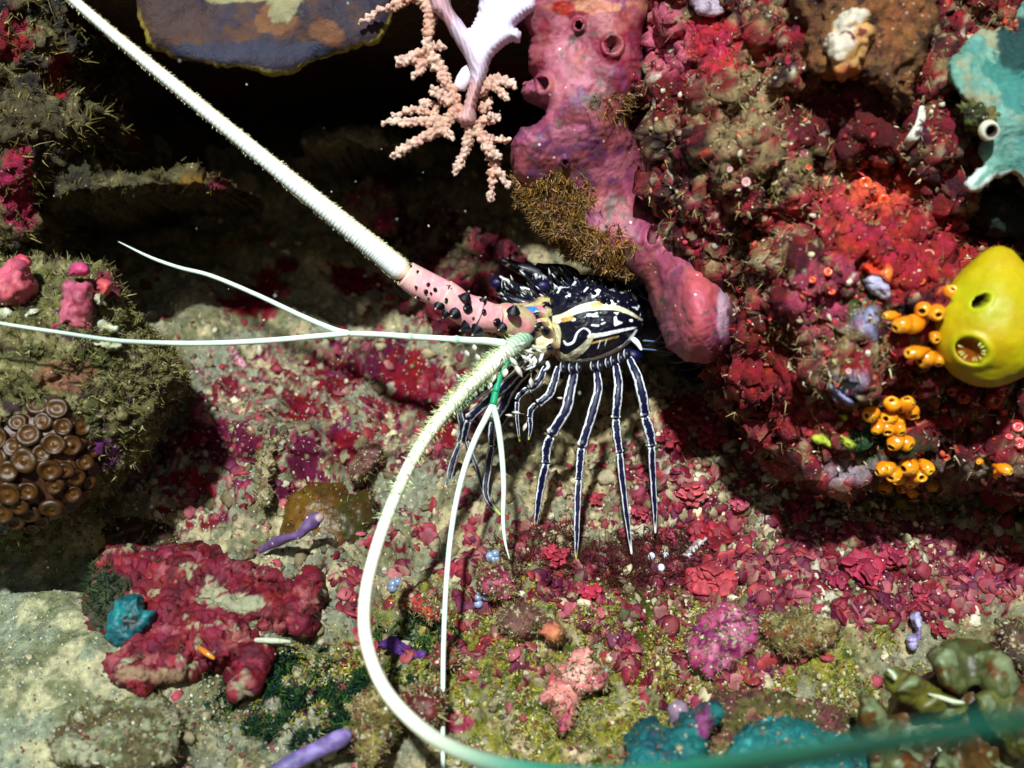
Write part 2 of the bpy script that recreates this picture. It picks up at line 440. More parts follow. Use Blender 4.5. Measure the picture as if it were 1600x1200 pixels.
rel = .30*fbm(V, .9, 3, 3)+(.15*fbm(V, 2.8, 3, 8)+.05*fbm(V, 8, 3, 12)+.018*fbm(V, 24, 3, 15))*(1-.8*calm)+.008*fbm(V, 45, 2, 19)
d1, v1 = cells(V, 5.5, 5); rel = rel+(1-.9*calm)*.06*sstep(.6, .1, d1)*(v1 > .55)
d2, v2 = cells(V, 13, 6); rel = rel+(1-.85*calm)*.03*sstep(.6, .05, d2)*(v2 > .4)
d3, v3 = cells(V, 30, 7); rel = rel+(1-.6*calm)*.010*sstep(.6, .05, d3)*(v3 > .35)
rel = rel-.45*sstep(1.2, .6, np.sqrt(((px-90)/260)**2+((py-850)/70)**2))     # hollow below the left boulder
V0 = V.copy(); V = V+N0*rel[:, None]
L = [('n', c(120, 118, 85), 1.6, .05, .25, 21), ('n', c(185, 172, 135), 3.0, .15, .15, 22)]
Cf = paint(V, SAND, L)
px, py = proj(V)
right = sstep(-300, 900, px-0*py)
warm = sstep(560, 900, px)
Cf = Cf*(1-.5*warm[:, None])+.5*warm[:, None]*Cf*np.array([1.16, 1.0, .86])
# yellow-green turf ground, lower middle
m = sstep(1.15, .75, np.sqrt(((px-960)/420)**2+((py-1050)/190)**2)+.55*fbm(V, 2.2, 4, 31, .7))
m2 = m*sstep(-.25, .2, fbm(V, 5, 4, 33, .7)); Cf = Cf*(1-m2[:, None])+m2[:, None]*c(140, 136, 50)
m3 = m*sstep(.12, .3, fbm(V, 7, 4, 34, .7)); Cf = Cf*(1-m3[:, None])+m3[:, None]*c(70, 80, 25)
# crimson crusts
pinkness = np.maximum.reduce([sstep(1.2, .7, np.sqrt(((px-520)/270)**2+((py-640)/130)**2)),
                              .8*sstep(1.2, .7, np.sqrt(((px-330)/190)**2+((py-740)/90)**2)),
                              .85*sstep(1.2, .7, np.sqrt(((px-1130)/200)**2+((py-760)/160)**2)),
                              .95*sstep(1.2, .7, np.sqrt(((px-1330)/300)**2+((py-890)/110)**2)),
                              .85*sstep(1.2, .8, np.sqrt(((px-1100)/160)**2+((py-1000)/110)**2)),
                              .45*sstep(1.2, .7, np.sqrt(((px-700)/250)**2+((py-950)/200)**2)),
                              sstep(1.2, .6, np.sqrt(((px-680)/140)**2+((py-420)/110)**2))])
pinkness = pinkness*(1-.22*sstep(760, 600, px))
for col, th, s, fr in ((c(112, 24, 42), .48, 42, 3.6), (c(105, 22, 65), .52, 43, 5.0), (c(165, 88, 95), .54, 44, 7.5), (c(90, 18, 30), .58, 45, 11), (c(150, 58, 70), .60, 46, 16)):
    f_ = fbm(V0, fr, 4, s, .72)
    m = sstep(th-.03, th+.05, f_+pinkness*(.42+.06*(px > 900))-.06)*(pinkness > .02)*sstep(.0, .5, pinkness+.2)
    Cf = Cf*(1-m[:, None])+m[:, None]*col
    V = V+N0*(.006*m)[:, None]
for col, x_, y_, rx, ry in ((CRIM*.8, 415, 445, 30, 22), (CRIM*.7, 450, 415, 16, 10), (CRIM*.75, 385, 475, 45, 20), (MAG*.9, 350, 690, 62, 30), (CRIM*.9, 300, 690, 30, 14), (CRIM*.7, 520, 590, 34, 40), (MAG*.7, 590, 560, 50, 35),
        (CRIM*.8, 640, 600, 45, 40), (CRIM*.7, 470, 640, 30, 22), (CRIM*.8, 690, 640, 35, 45), (MAG*.8, 480, 720, 26, 30), (CRIM, 300, 750, 34, 14), (CRIM*.9, 545, 700, 26, 20), (CRIM*.6, 560, 440, 40, 20), (MAG*.8, 440, 770, 30, 16), (CRIM*.8, 255, 800, 20, 10),
        (CRIM*.9, 1130, 690, 26, 18), (PINK*.9, 1075, 775, 40, 12), (CRIM*.9, 1060, 640, 30, 26), (PINK*.8, 1150, 800, 30, 12), (c(80, 70, 25), 980, 900, 60, 30), (c(70, 72, 20), 1010, 960, 50, 40), (PINK*.8, 700, 1130, 30, 12), (c(190, 180, 150), 1190, 790, 50, 22), (c(180, 170, 140), 1210, 930, 50, 20)):
    q_ = np.sqrt(((px-x_)/rx)**2+((py-y_)/ry)**2); m = sstep(1.15, .9, q_+1.1*fbm(V0, 3.5, 4, int(x_) % 89, .75)); Cf = Cf*(1-m[:, None])+m[:, None]*col
# dark green algae between bottom stones, grey-green tone elsewhere
m = sstep(1.15, .8, np.sqrt(((px-470)/150)**2+((py-1090)/90)**2)+.6*fbm(V, 4, 4, 51, .7))*sstep(0, .25, fbm(V, 9, 4, 52, .7)+.1)
Cf = Cf*(1-m[:, None])+m[:, None]*c(18, 45, 35)
lf = sstep(420, 60, px)*sstep(800, 950, py); Cf = Cf*(1+.25*lf[:, None]*np.array([-.1, .35, .30]))
sea_floor = build('sea_floor', V, [F], Cf, M_sand, base=(0, 9, -3)); tag(sea_floor, kind='structure')
reg('floor', V); FLOOR_V, FLOOR_F = V, [F]

# back wall of the cave and an overhang added above to keep the hollow in shadow
x, y = np.meshgrid(np.arange(-700, 2300, 11.), np.arange(-900, 620, 11.)); sh = x.shape; x, y = x.ravel(), y.ravel()
V = W(x, y, 14.6-.0012*(y < 100)*(100-y)); q = (np.arange(sh[0]-1)[:, None]*sh[1]+np.arange(sh[1]-1)[None]).ravel()
F = np.stack([q+sh[1], q+sh[1]+1, q+1, q], 1)
V[:, 1] -= .55*fbm(V, .6, 4, 61)+.18*fbm(V, 2.5, 3, 62)
o = build('cave_wall', V, [F], paint(V, c(55, 50, 42), [('n', c(90, 15, 25), .9, .2, .1, 63), ('n', c(100, 95, 75), 1.5, .3, .1, 64)]), M_rock, base=(0, 14.5, 0)); tag(o, kind='structure')
TV, TF = ICO4
V = TV*np.array([5.6, 3.4, 2.4])+np.array([-1.6, 12.6, 4.6]); V = rough(V, [TF], [('f', .7, .35, 66), ('f', 2, .12, 67)])
V[:, 2] = np.maximum(V[:, 2], 3.06+.02*(V[:, 1]-10)); o = build('added_overhang', V, [TF], paint(V, c(90, 75, 60), [('n', CRIM, 1, .2, .1, 68)]), M_rock); tag(o, kind='structure')

# ---- right-hand reef rock
P = [(985, -160), (1000, 30), (1008, 150), (1020, 260), (1045, 350), (1085, 420), (1140, 480), (1140, 560), (1165, 618), (1205, 662), (1240, 693), (1290, 724), (1345, 738), (1400, 730), (1450, 722), (1500, 724), (1560, 748), (1610, 780), (1760, 810), (1900, 700), (1950, 200), (1800, -160), (1400, -230)]
def rdf(x, y):
    v = .25*np.sin((x-1100)/140.)*np.cos(y/170.)
    v += .35*np.exp(-(((x-1470)/110)**2+((y-340)/70)**2))       # hollow under the teal coral
    v += .75*np.exp(-(((x-1590)/110)**2+((y-360)/75)**2))
    v += .45*np.exp(-(((x-1530)/150)**2+((y-640)/42)**2))       # hollow under the sea squirt
    v += .40*np.exp(-(((x-1190)/60)**2+((y-560)/30)**2))
    v -= .30*np.exp(-(((x-1350)/130)**2+((y-90)/110)**2))
    v -= .22*np.exp(-(((x-1120)/120)**2+((y-200)/130)**2))
    v -= .22*np.exp(-(((x-1380)/120)**2+((y-390)/60)**2))
    v += .30*np.exp(-(((x-1170)/40)**2+((y-380)/90)**2))+.5*np.exp(-(((x-1600)/90)**2+((y-170)/120)**2))+.5*sstep(1150, 1010, x)+.55*np.exp(-(((x-1135)/55)**2+((y-500)/75)**2))
    return v
V, F = inflate(P, 9.4, .75, 200, res=2.7, back=2.4, df=rdf, jag=10, seed=5)
V = rough(V, F, [('b', 1.7, .16, 70), ('f', 1.3, .16, 71), ('b', 4.5, .07, 78), ('f', 3.6, .12, 72), ('r', 6, .06, 73), ('c', 8, .035, 74), ('f', 14, .045, 76), ('r', 22, .02, 77), ('f', 45, .012, 79)])
L = [('n', c(150, 20, 38), 1.8, .02, .15, 81), ('n', c(48, 6, 16), 2.4, .10, .1, 82),
     ('n', c(150, 125, 85), 5.5, .20, .08, 83), ('n', c(140, 25, 36), 6.5, .28, .06, 84), ('n', c(60, 10, 40), 4.2, .34, .06, 85), ('n', c(180, 165, 130), 11, .34, .05, 88),
     ('a', c(185, 35, 55), 1120, 70, 75, 45, 1.0), ('a', c(205, 95, 120), 1040, 60, 45, 50, 1.2), ('a', c(110, 12, 22), 1090, 150, 80, 45, .8),
     ('a', c(150, 125, 88), 1170, 190, 65, 75, 2.6), ('a', c(145, 120, 82), 1225, 265, 55, 35, 2.6),
     ('a', c(90, 8, 16), 1330, 190, 110, 55, .6), ('a', c(185, 50, 65), 1330, 330, 90, 45, .9), ('a', c(165, 28, 38), 1420, 390, 110, 70, .9), ('a', c(225, 85, 60), 1370, 300, 60, 30, 1.1),
     ('a', c(170, 60, 90), 1290, 470, 70, 45, 1.2), ('a', c(60, 85, 35), 1340, 475, 30, 26, 1.0), ('a', c(150, 150, 190), 1355, 500, 22, 30, 1.0),
     ('a', c(130, 14, 22), 1200, 590, 70, 70, .7), ('a', c(165, 160, 190), 1320, 605, 32, 18, .6), ('a', c(150, 40, 45), 1240, 660, 60, 40, 1.2), ('a', c(40, 75, 45), 1360, 690, 40, 26, .9),
     ('a', c(45, 65, 35), 1440, 700, 40, 20, 1.0), ('a', c(90, 10, 15), 1510, 690, 60, 22, .9), ('a', c(150, 130, 140), 1340, 738, 50, 16, .8), ('a', c(140, 120, 105), 1480, 738, 70, 14, .8),
     ('c', c(225, 215, 190), 11, .22, .10, 86), ('c', c(225, 90, 60), 9, .22, .10, 87)]
C = paint(V, c(98, 10, 24), L)
o = build('reef_rock', V, F, C, M_rock); tag(o, 'large knobbly overhanging rock crusted in crimson, tan and orange growth on the right', 'reef rock')
reg('rock', V); ROCK_V, ROCK_F = V, F

# ---- left upper wall and ledges
V, F = inflate([(-250, -150), (40, -120), (100, 0), (130, 70), (105, 130), (150, 190), (120, 240), (60, 300), (45, 370), (20, 410), (-100, 430), (-260, 300)], 10.6, .6, 120, res=3.2, back=2.5, jag=12, seed=9)
V = rough(V, F, [('f', 1.8, .18, 91), ('f', 5, .09, 92), ('c', 8, .08, 93), ('f', 15, .04, 94)])
C = paint(V, c(75, 66, 40), [('n', c(110, 100, 65), 3, .1, .15, 95), ('n', c(35, 30, 30), 4, .15, .1, 96), ('a', c(160, 20, 20), 95, 120, 18, 34, .5), ('a', c(140, 20, 40), 20, 60, 40, 30, 1.4), ('a', c(150, 25, 60), 25, 290, 28, 60, 1.3)])
o = build('side_rock', V, F, C, M_rock); tag(o, 'shaggy brown algae covered rock filling the upper left edge', 'rock'); reg('side', V); SIDE = (V, F)
V, F = inflate([(20, 250), (60, 225), (110, 215), (150, 235), (170, 262), (230, 270), (300, 268), (350, 278), (365, 292), (320, 305), (240, 300), (200, 312), (120, 330), (60, 330), (10, 300)], 11.0, .6, 42, res=3, back=2.5, jag=6, seed=12)
V = rough(V, F, [('f', 2.5, .12, 101), ('f', 7, .06, 102), ('f', 18, .03, 103)])
C = paint(V, c(95, 88, 55), [('n', c(60, 55, 35), 3, .1, .1, 104), ('a', c(110, 18, 30), 75, 240, 30, 12, .8), ('a', c(140, 60, 30), 115, 228, 14, 12, .6), ('a', c(130, 30, 45), 340, 290, 16, 14, .5), ('a', c(110, 80, 20), 300, 285, 20, 14, .8)])
o = build('rock_ledge', V, F, C, M_rock); tag(o, 'narrow grey-brown rock ledge jutting under the long antenna above the dark hollow', 'rock ledge', 'ledges in the dark hollow'); LEDGE = (V, F)
V, F = inflate([(110, 165), (150, 150), (190, 170), (205, 215), (200, 250), (160, 262), (120, 240), (115, 200)], 12, .3, 40, res=3.5, back=1.5, jag=6, seed=13)
V = rough(V, F, [('f', 2.5, .12, 105), ('f', 7, .06, 106)])
o = build('rock_outcrop', V, F, paint(V, c(90, 84, 60), [('a', c(130, 10, 20), 200, 225, 26, 34, .5)]), M_rock); tag(o, 'grey rock knob with a red flank in the dark upper left hollow', 'rock')
V, F = inflate([(462, 222), (480, 212), (510, 205), (530, 192), (560, 188), (590, 200), (620, 215), (640, 232), (600, 240), (540, 236), (500, 234)], 12, .3, 22, res=3, back=2, jag=4, seed=14)
V = rough(V, F, [('f', 3, .1, 107), ('f', 9, .04, 108)])
o = build('rock_ledge', V, F, paint(V, c(150, 145, 115), [('n', c(90, 90, 65), 3, .1, .1, 109)]), M_rock); tag(o, 'short pale silted ledge in the dark left of the drooping soft coral', 'rock ledge', 'ledges in the dark hollow')
V, F = inflate([(640, 470), (660, 420), (690, 395), (715, 372), (745, 360), (790, 380), (830, 420), (850, 520), (800, 560), (700, 560)], 12.2, .4, 60, res=3.5, back=1.5, jag=10, seed=15)
V = rough(V, F, [('f', 2.5, .2, 110), ('f', 7, .09, 111), ('f', 16, .04, 113)])
o = build('rock_outcrop', V, F, paint(V, c(120, 14, 40), [('n', c(110, 100, 70), 2.2, .12, .12, 112), ('n', c(70, 10, 30), 4, .1, .1, 114)]), M_rock); tag(o, 'crimson crusted rock rising behind the pink antenna base', 'rock'); 
V, F = inflate([(545, 320), (570, 285), (600, 290), (620, 320), (612, 360), (580, 372), (555, 355)], 11.9, .3, 40, res=3.5, back=1.5, jag=6, seed=16)
V = rough(V, F, [('f', 3, .15, 115), ('f', 9, .07, 116)])
o = build('rock_outcrop', V, F, paint(V, c(105, 85, 60), [('a', c(150, 35, 80), 600, 345, 14, 16, .5), ('n', c(120, 40, 40), 4, .1, .1, 117)]), M_rock); tag(o, 'small mottled rock knob in the hollow just above the ringed antenna', 'rock')

# ---- left boulder carrying pink sponges and the brown zoanthids
P = [(-260, 440), (-120, 400), (0, 408), (60, 405), (120, 418), (160, 430), (185, 470), (205, 500), (232, 530), (262, 570), (270, 600), (240, 640), (210, 690), (165, 750), (130, 800), (70, 825), (0, 850), (-120, 850), (-260, 750)]
V, F = inflate(P, 9.75, .65, 170, res=2.9, back=1.6, jag=6, seed=21, df=lambda x, y: -.15*np.sin((y-400)/150))
V = rough(V, F, [('f', 1.5, .12, 121), ('f', 4.5, .08, 122), ('c', 9, .05, 123), ('f', 14, .035, 124), ('c', 25, .02, 126)])
C = paint(V, c(112, 108, 62), [('n', c(80, 82, 40), 2.5, .05, .15, 125), ('n', c(145, 138, 95), 5, .2, .08, 127), ('n', c(60, 40, 40), 7, .28, .05, 128), ('a', c(140, 95, 70), 105, 585, 45, 22, .8), ('a', c(90, 25, 90), 160, 712, 30, 24, .8), ('a', c(130, 40, 60), 165, 450, 30, 20, 1.2)])
o = build('boulder', V, F, C, M_rock); tag(o, 'olive brown overhanging boulder at left holding pink sponges and brown zoanthids', 'boulder'); reg('bould', V); BOULD = (V, F)

# ================================================================== ENCRUSTED BLOCK lower left
P = [(150, 880), (185, 862), (240, 868), (290, 858), (330, 866), (372, 885), (430, 895), (435, 910), (400, 915), (450, 918), (485, 898), (500, 930), (492, 975), (478, 990), (430, 990), (395, 985), (425, 1010), (405, 1055), (375, 1085), (360, 1080), (368, 1040), (330, 1045), (260, 1060), (225, 1082), (185, 1060), (170, 1020), (180, 1000), (150, 985), (135, 940), (138, 905)]
V, F = inflate(P, 9.38, .24, 36, res=2, back=.5, jag=5, seed=31, df=lambda x, y: .0046*(965-y)+.0002*(x-300))
V = rough(V, F, [('f', 3, .08, 131), ('r', 5, .04, 132), ('r', 11, .018, 133), ('f', 26, .014, 134)])
C = paint(V, c(112, 18, 38), [('n', c(85, 8, 24), 3.5, .05, .12, 135), ('n', c(150, 75, 80), 6, .24, .12, 136), ('n', c(150, 145, 115), 4.2, .34, .06, 137), ('n', c(135, 30, 45), 12, .25, .06, 138),
       ('a', c(55, 60, 40), 165, 930, 34, 50, 1.2), ('a', c(150, 150, 120), 360, 940, 50, 12, 1.3), ('a', c(150, 120, 95), 250, 1055, 60, 14, 1.2)])
o = build('encrusted_stone', V, F, C, M_coral); tag(o, 'wrinkled crimson crusted stone lying on pale silt at lower left', 'encrusted stone'); reg('crim', V); CRIMS = (V, F)

# ================================================================== PINK SPONGE
P = [(815, -90), (812, 10), (828, 60), (825, 100), (842, 122), (818, 128), (826, 152), (850, 172), (835, 190), (812, 205), (800, 235), (808, 290), (845, 345), (905, 390), (945, 412), (985, 420), (1006, 438), (1016, 470), (1030, 510), (1046, 544), (1074, 564), (1106, 568), (1132, 554), (1144, 518), (1140, 470), (1122, 440), (1090, 412), (1058, 385), (1030, 340), (1010, 300), (1000, 250), (988, 200), (985, 165), (1000, 120), (1002, 60), (1010, -90)]
V, F = inflate(P, 9.4, .30, 52, res=2.2, back=.5, jag=2.5, seed=41, df=lambda x, y: .40*sstep(150, 320, y)*sstep(1085, 1010, x)+.08*np.sin(x/60.)*np.sin(y/50.)-.28*np.exp(-(((x-1095)/50)**2+((y-495)/70)**2)))
V = rough(V, F, [('f', 1.8, .04, 141), ('f', 5, .014, 142), ('f', 15, .007, 143), ('f', 40, .004, 144)])
px, py = proj(V); N = normals(V, F)
osc = [(957, 72, 10), (852, 132, 9), (1020, 372, 10), (883, 250, 4), (905, 40, 6)]
for ox, oy, orad in osc:      # openings of the sponge: a raised lip and a pit
    r = np.sqrt((px-ox)**2+((py-oy)*.85)**2)/orad
    V = V+N*((.05*np.exp(-((r-1.3)/.4)**2)-.16*sstep(1.1, .3, r))*(N[:, 1] < .1)*.9)[:, None]
C = paint(V, c(155, 70, 98), [('n', c(128, 60, 98), 1.4, .0, .25, 144), ('a', c(138, 38, 62), 930, 60, 90, 80, 1.0), ('a', c(112, 58, 98), 880, 230, 70, 60, 1.2), ('n', c(120, 50, 62), 5, .25, .1, 140), ('n', c(180, 100, 122), 4, .2, .15, 145),
      ('a', c(100, 85, 75), 960, 165, 50, 22, 1.2), ('a', c(105, 85, 35), 870, 320, 60, 50, .8), ('a', c(120, 95, 70), 935, 385, 55, 35, .8), ('n', c(165, 85, 92), 3.5, .1, .2, 139), ('a', c(192, 88, 102), 1090, 490, 38, 55, .7), ('a', c(205, 165, 185), 1130, 485, 11, 50, .5), ('a', c(190, 120, 90), 925, 8, 70, 12, 1.0), ('a', c(165, 15, 30), 880, 12, 20, 12, .3),
      ('n', c(110, 80, 80), 9, .36, .05, 146)])
for ox, oy, orad in osc:
    r = np.sqrt((px-ox)**2+((py-oy)*.85)**2)/orad; m = sstep(1.0, .6, r)*.6; C = C*(1-m[:, None])+m[:, None]*c(120, 90, 110)
o = build('tube_sponge', V, F, C, M_sponge); tag(o, 'long smooth pink sponge hanging down to a rounded tip over the lobster', 'sponge'); reg('sponge', V); SPONGE = (V, F)
# silted fuzzy lump under the sponge
V, F = inflate([(808, 262), (850, 258), (900, 285), (940, 330), (985, 372), (1000, 405), (975, 420), (930, 412), (880, 385), (835, 345), (808, 305)], 9.72, .2, 40, res=2.4, back=.4, jag=6, seed=45)
V = rough(V, F, [('f', 3, .08, 147), ('f', 9, .05, 148), ('c', 16, .03, 149)])
o = build('turf_clump', V, F, paint(V, c(115, 88, 35), [('n', c(150, 100, 90), 3, .1, .1, 150), ('n', c(70, 55, 30), 5, .15, .1, 151)]), M_rock); tag(o, 'golden brown fuzzy lump on the underside of the hanging pink sponge', 'algae lump'); CLUMP = (V, F)

# ================================================================== PLATE CORAL, top left
P = [(212, -60), (218, 20), (232, 62), (258, 85), (300, 98), (345, 104), (395, 108), (445, 115), (480, 100), (520, 88), (560, 72), (590, 60), (615, 20), (640, -60), (600, -220), (300, -220)]
pc = empty('plate_coral', W(400, 0, 9.6), 'brown and violet smooth plate coral with a thin yellow rim at the top left', 'coral')
V, F = inflate(P, 9.35, .10, 26, res=2.6, back=.12, jag=3, seed=51, df=lambda x, y: -.0010*(y-110)+.06*np.sin(x/45.)*np.cos(y/38.))
V = rough(V, F, [('f', 2, .05, 152), ('f', 20, .006, 153)])
C = paint(V, c(66, 46, 44), [('n', c(44, 38, 54), 1.3, .0, .25, 154), ('n', c(88, 54, 32), 2.2, .2, .25, 155), ('a', c(112, 72, 45), 425, 28, 30, 26, 1.0), ('a', c(112, 70, 45), 515, 48, 30, 20, 1.0), ('a', c(46, 46, 66), 400, 82, 120, 14, 1.0), ('a', c(140, 135, 100), 440, 12, 20, 26, 1.2), ('a', c(150, 140, 100), 400, -10, 90, 16, .5)])
px, py = proj(V); s, _, _ = poly_sd(px, py, smooth_outline(P, 3, 10, 51)); m = sstep(5, 1.5, s)*sstep(0, 40, py); C = C*(1-m[:, None])+m[:, None]*c(165, 150, 60)
build('plate', V, F, C, M_coral, pc)
SMR = (V, F)
# ================================================================== SOFT CORAL
sf = empty('soft_coral', W(740, 60, 9.3), 'pale lilac soft coral drooping from the top with knobbly pinkish branches', 'soft coral')
V, F = inflate([(665, -60), (672, 8), (690, 30), (707, 58), (725, 88), (735, 118), (728, 150), (722, 170), (712, 182), (722, 196), (742, 194), (744, 165), (752, 140), (762, 112), (768, 92), (782, 76), (800, 64), (812, 66), (814, 50), (806, 40), (822, 26), (842, 8), (850, -60), (800, -80), (748, -60), (748, 8), (742, 30), (733, 44), (722, 34), (704, 4), (700, -60)], 9.25, .14, 17, res=1.5, back=.14, seed=55, n=8)
px, py = proj(V)
V = V+normals(V, F)*(.004*np.sin(px*.9-py*.3+fbm(V, 5, 2, 5)*6))[:, None]
C = paint(V, c(205, 185, 205), [('a', c(225, 215, 240), 780, 30, 55, 60, .4), ('a', c(195, 150, 150), 725, 160, 30, 45, .3), ('a', c(190, 150, 160), 690, 10, 22, 40, .4)])
build('trunk', V, F, C, M_soft, sf)
BC = c(190, 140, 120); BP = c(205, 175, 160)
def nub(U, A):
    return .05*np.sin(A*3+U*31)
sb = [([(724, 165), (705, 182), (692, 190), (640, 190), (594, 191)], (11, 9, 6.5, 5.5, 3.5), 0), ([(700, 185), (688, 200), (650, 222), (612, 245)], (10, 7.5, 6.5, 4.5), -.05),
      ([(690, 190), (655, 172), (612, 180)], (7, 5, 3.5), .12), ([(688, 196), (700, 208), (709, 214)], (5, 5, 4), -.1), ([(725, 175), (735, 196), (730, 225), (710, 274)], (11, 9, 6.5, 4.5), 0),
      ([(735, 192), (752, 214), (766, 235), (783, 247)], (9, 7, 6, 4), -.05), ([(755, 218), (768, 245), (778, 268), (795, 292)], (7, 6.5, 5.5, 4), .05), ([(770, 262), (768, 290), (766, 316)], (6, 4.5, 4), .06),
      ([(742, 150), (760, 134), (785, 126), (808, 138)], (9, 9, 7, 4), 0), ([(768, 130), (782, 143), (792, 155)], (7, 5.5, 4.5), -.05), ([(745, 170), (757, 168), (768, 152)], (6, 7, 4), .12), ([(742, 196), (765, 186), (783, 185)], (6, 5.5, 4), 0), ([(764, 190), (762, 178)], (4, 4), -.03),
      ([(745, 205), (770, 218), (798, 218)], (6, 5, 4), .1), ([(720, 150), (704, 156), (686, 148), (672, 137)], (8, 8, 6.5, 5), 0), ([(716, 142), (700, 138), (690, 112), (674, 88), (668, 55)], (6, 6.5, 8, 9, 7), .08),
      ([(672, 80), (650, 88), (618, 100)], (9, 8, 6), .05), ([(664, 92), (656, 108), (643, 121)], (6, 5, 4.5), .02), ([(678, 76), (688, 72), (692, 78)], (5, 5, 4), 0), ([(672, 178), (684, 166), (655, 158)], (4, 5, 4), .15),
      ([(668, 60), (672, 20), (650, -10), (600, -30)], (8, 8, 9, 8), .1), ([(650, -8), (620, 6), (590, 20), (558, 38)], (7, 6, 5, 3), 0)]
for P, r, dz in sb:
    n = len(P); dd = np.linspace(0, dz-.06, n)+9.27
    V, F, _ = tube([W(x, y, d)[()] for (x, y), d in zip(P, dd)], [a*K*9.3*1.22 for a in r], 200, 32, None, nub)
    V = V+normals(V, F)*((.5-cells(V, 27, 4)[0])*.045*sstep(.0, .12, np.append(np.repeat(np.linspace(0, 1, 200), 32), [0, 1])))[:, None]; px, py = proj(V); u = np.repeat(np.linspace(0, 1, 200), 32); u = np.append(u, [0, 1])
    C = BC*(1-u[:, None])+BP*u[:, None]; C = C*(1+.4*noise(V, 25, 3)[:, None])
    build('branch', V, F, C, M_soft, sf)
V, F, C = lathe([(0.001, -.02), (.05, 0), (.055, .07), (.045, .14), (.02, .18), (.001, .19)], W(718, 138, 9.3), (.45, 0, 1), 18, [c(235, 225, 240)]*6); build('branch', V, F, C, M_soft, sf)

# ================================================================== LEFT: pink sponges and white worm-like lumps
def blob_thing(name, label, cat, P, d, th, R, base, layers, mat, rl=(), res=2.2, back=None, jag=3, seed=1, group=None, key=None, df=None):
    V, F = inflate(P, d, th, R, res=res, back=back, jag=jag, seed=seed, df=df); V = rough(V, F, rl)
    o = build(name, V, F, paint(V, base, layers), mat); tag(o, label, cat, group)
    if key: reg(key, V)
    return V, F, o
SP = c(172, 76, 96)
bd = depth_at('bould', 115, 485)
blob_thing('pink_sponge', 'glossy pink lobed sponge leaning right in the middle of the left boulder', 'sponge', [(72, 512), (85, 490), (100, 470), (105, 448), (125, 440), (145, 446), (148, 480), (152, 508), (145, 520), (110, 522), (85, 520)], bd+.02, .17, 25, SP, [('n', c(190, 100, 118), 3, .1, .2, 160), ('n', c(140, 50, 72), 7, .22, .1, 159)], M_sponge, [('f', 4, .06, 161), ('f', 12, .02, 169)], seed=61)
blob_thing('pink_sponge', 'rounded pink sponge on the left boulder, cut by the photo edge', 'sponge', [(-40, 420), (0, 416), (30, 412), (45, 425), (50, 450), (40, 470), (15, 478), (-40, 480)], bd+.05, .2, 28, SP, [('n', c(215, 100, 115), 3, .1, .2, 162)], M_sponge, [('f', 4, .06, 163), ('f', 12, .02, 168)], seed=62)
blob_thing('pink_sponge', 'small violet pink sponge at the top of the left boulder', 'sponge', [(106, 425), (112, 412), (128, 410), (140, 418), (135, 430), (115, 432)], bd+.12, .09, 12, c(190, 70, 120), [], M_sponge, [('f', 6, .02, 164)], seed=63)
blob_thing('pink_sponge', 'small salmon pink sponge beside the white lumps on the left boulder', 'sponge', [(152, 438), (165, 434), (174, 442), (172, 458), (160, 464), (152, 452)], bd+.15, .09, 12, c(210, 90, 95), [], M_sponge, [('f', 6, .02, 165)], seed=64)
blob_thing('pink_sponge', 'tiny pink sponge at the far left, above the big rounded one', 'sponge', [(20, 402), (30, 396), (44, 402), (45, 412), (34, 416), (24, 412)], bd+.15, .07, 9, c(200, 70, 95), [], M_sponge, [('f', 6, .02, 165)], seed=65)
wg = [([(-30, 480), (0, 482), (12, 478), (20, 490), (6, 498), (-30, 500)], 9), ([(18, 505), (25, 490), (45, 484), (60, 488), (48, 496), (60, 502), (40, 508), (62, 516), (70, 528), (45, 534), (28, 530), (40, 518)], 6),
      ([(82, 530), (100, 524), (130, 528), (160, 533), (185, 538), (190, 545), (165, 546), (150, 540), (110, 538)], 5), ([(152, 505), (160, 500), (172, 506), (185, 512), (180, 520), (165, 516), (155, 516)], 5), ([(150, 462), (158, 456), (162, 470), (156, 478), (150, 472)], 4)]
WL = ['white sponge lump at the far left edge under the rounded pink sponge', 'finger-lobed white sponge between the two big pink sponges', 'long white sponge strip below the glossy lobed pink sponge', 'white sponge crust right of the glossy lobed pink sponge', 'small upright white sponge left of the salmon pink sponge']
for k, (P, R) in enumerate(wg):
    blob_thing('white_sponge', WL[k], 'sponge', P, bd+.02, .07, R, c(205, 210, 190), [('n', c(170, 170, 130), 6, .1, .1, 166)], M_coral, [('f', 9, .03, 167)], jag=3, seed=66+k, group='white sponge lumps on the left boulder', res=1.8)

# ---- brown zoanthid colony on the boulder flank
zo = empty('zoanthid_colony', W(60, 710, 9.4), 'brown colony of round button polyps on the lower flank of the left boulder', 'zoanthids')
P = [(-150, 640), (-60, 615), (10, 590), (60, 585), (110, 588), (148, 620), (155, 670), (150, 720), (130, 780), (80, 812), (10, 828), (-100, 830), (-170, 780)]
V, F = inflate(P, 9.35, .42, 110, res=3, back=.5, jag=4, seed=71); V = rough(V, F, [('f', 3, .05, 171)])
build('base', V, F, paint(V, c(120, 76, 55), [('n', c(85, 50, 34), 3, .1, .15, 172)]), M_brown, zo); reg('zoa', V)
ZN = normals(V, F); zpx, zpy = proj(V)
pts = []
poly = smooth_outline(P, 4, 10, 71)
for tries in range(9000):
    x_, y_ = rng.uniform(-60, 165), rng.uniform(578, 835)
    s, _, _ = poly_sd(np.array([x_]), np.array([y_]), poly)
    if s[0] < 1: continue
    rr = 11+5*rng.rand() if s[0] > 14 else 9+2*rng.rand()
    if all((x_-a)**2+(y_-b)**2 > ((rr+r2)*.90)**2 for a, b, r2 in pts): pts.append((x_, y_, rr))
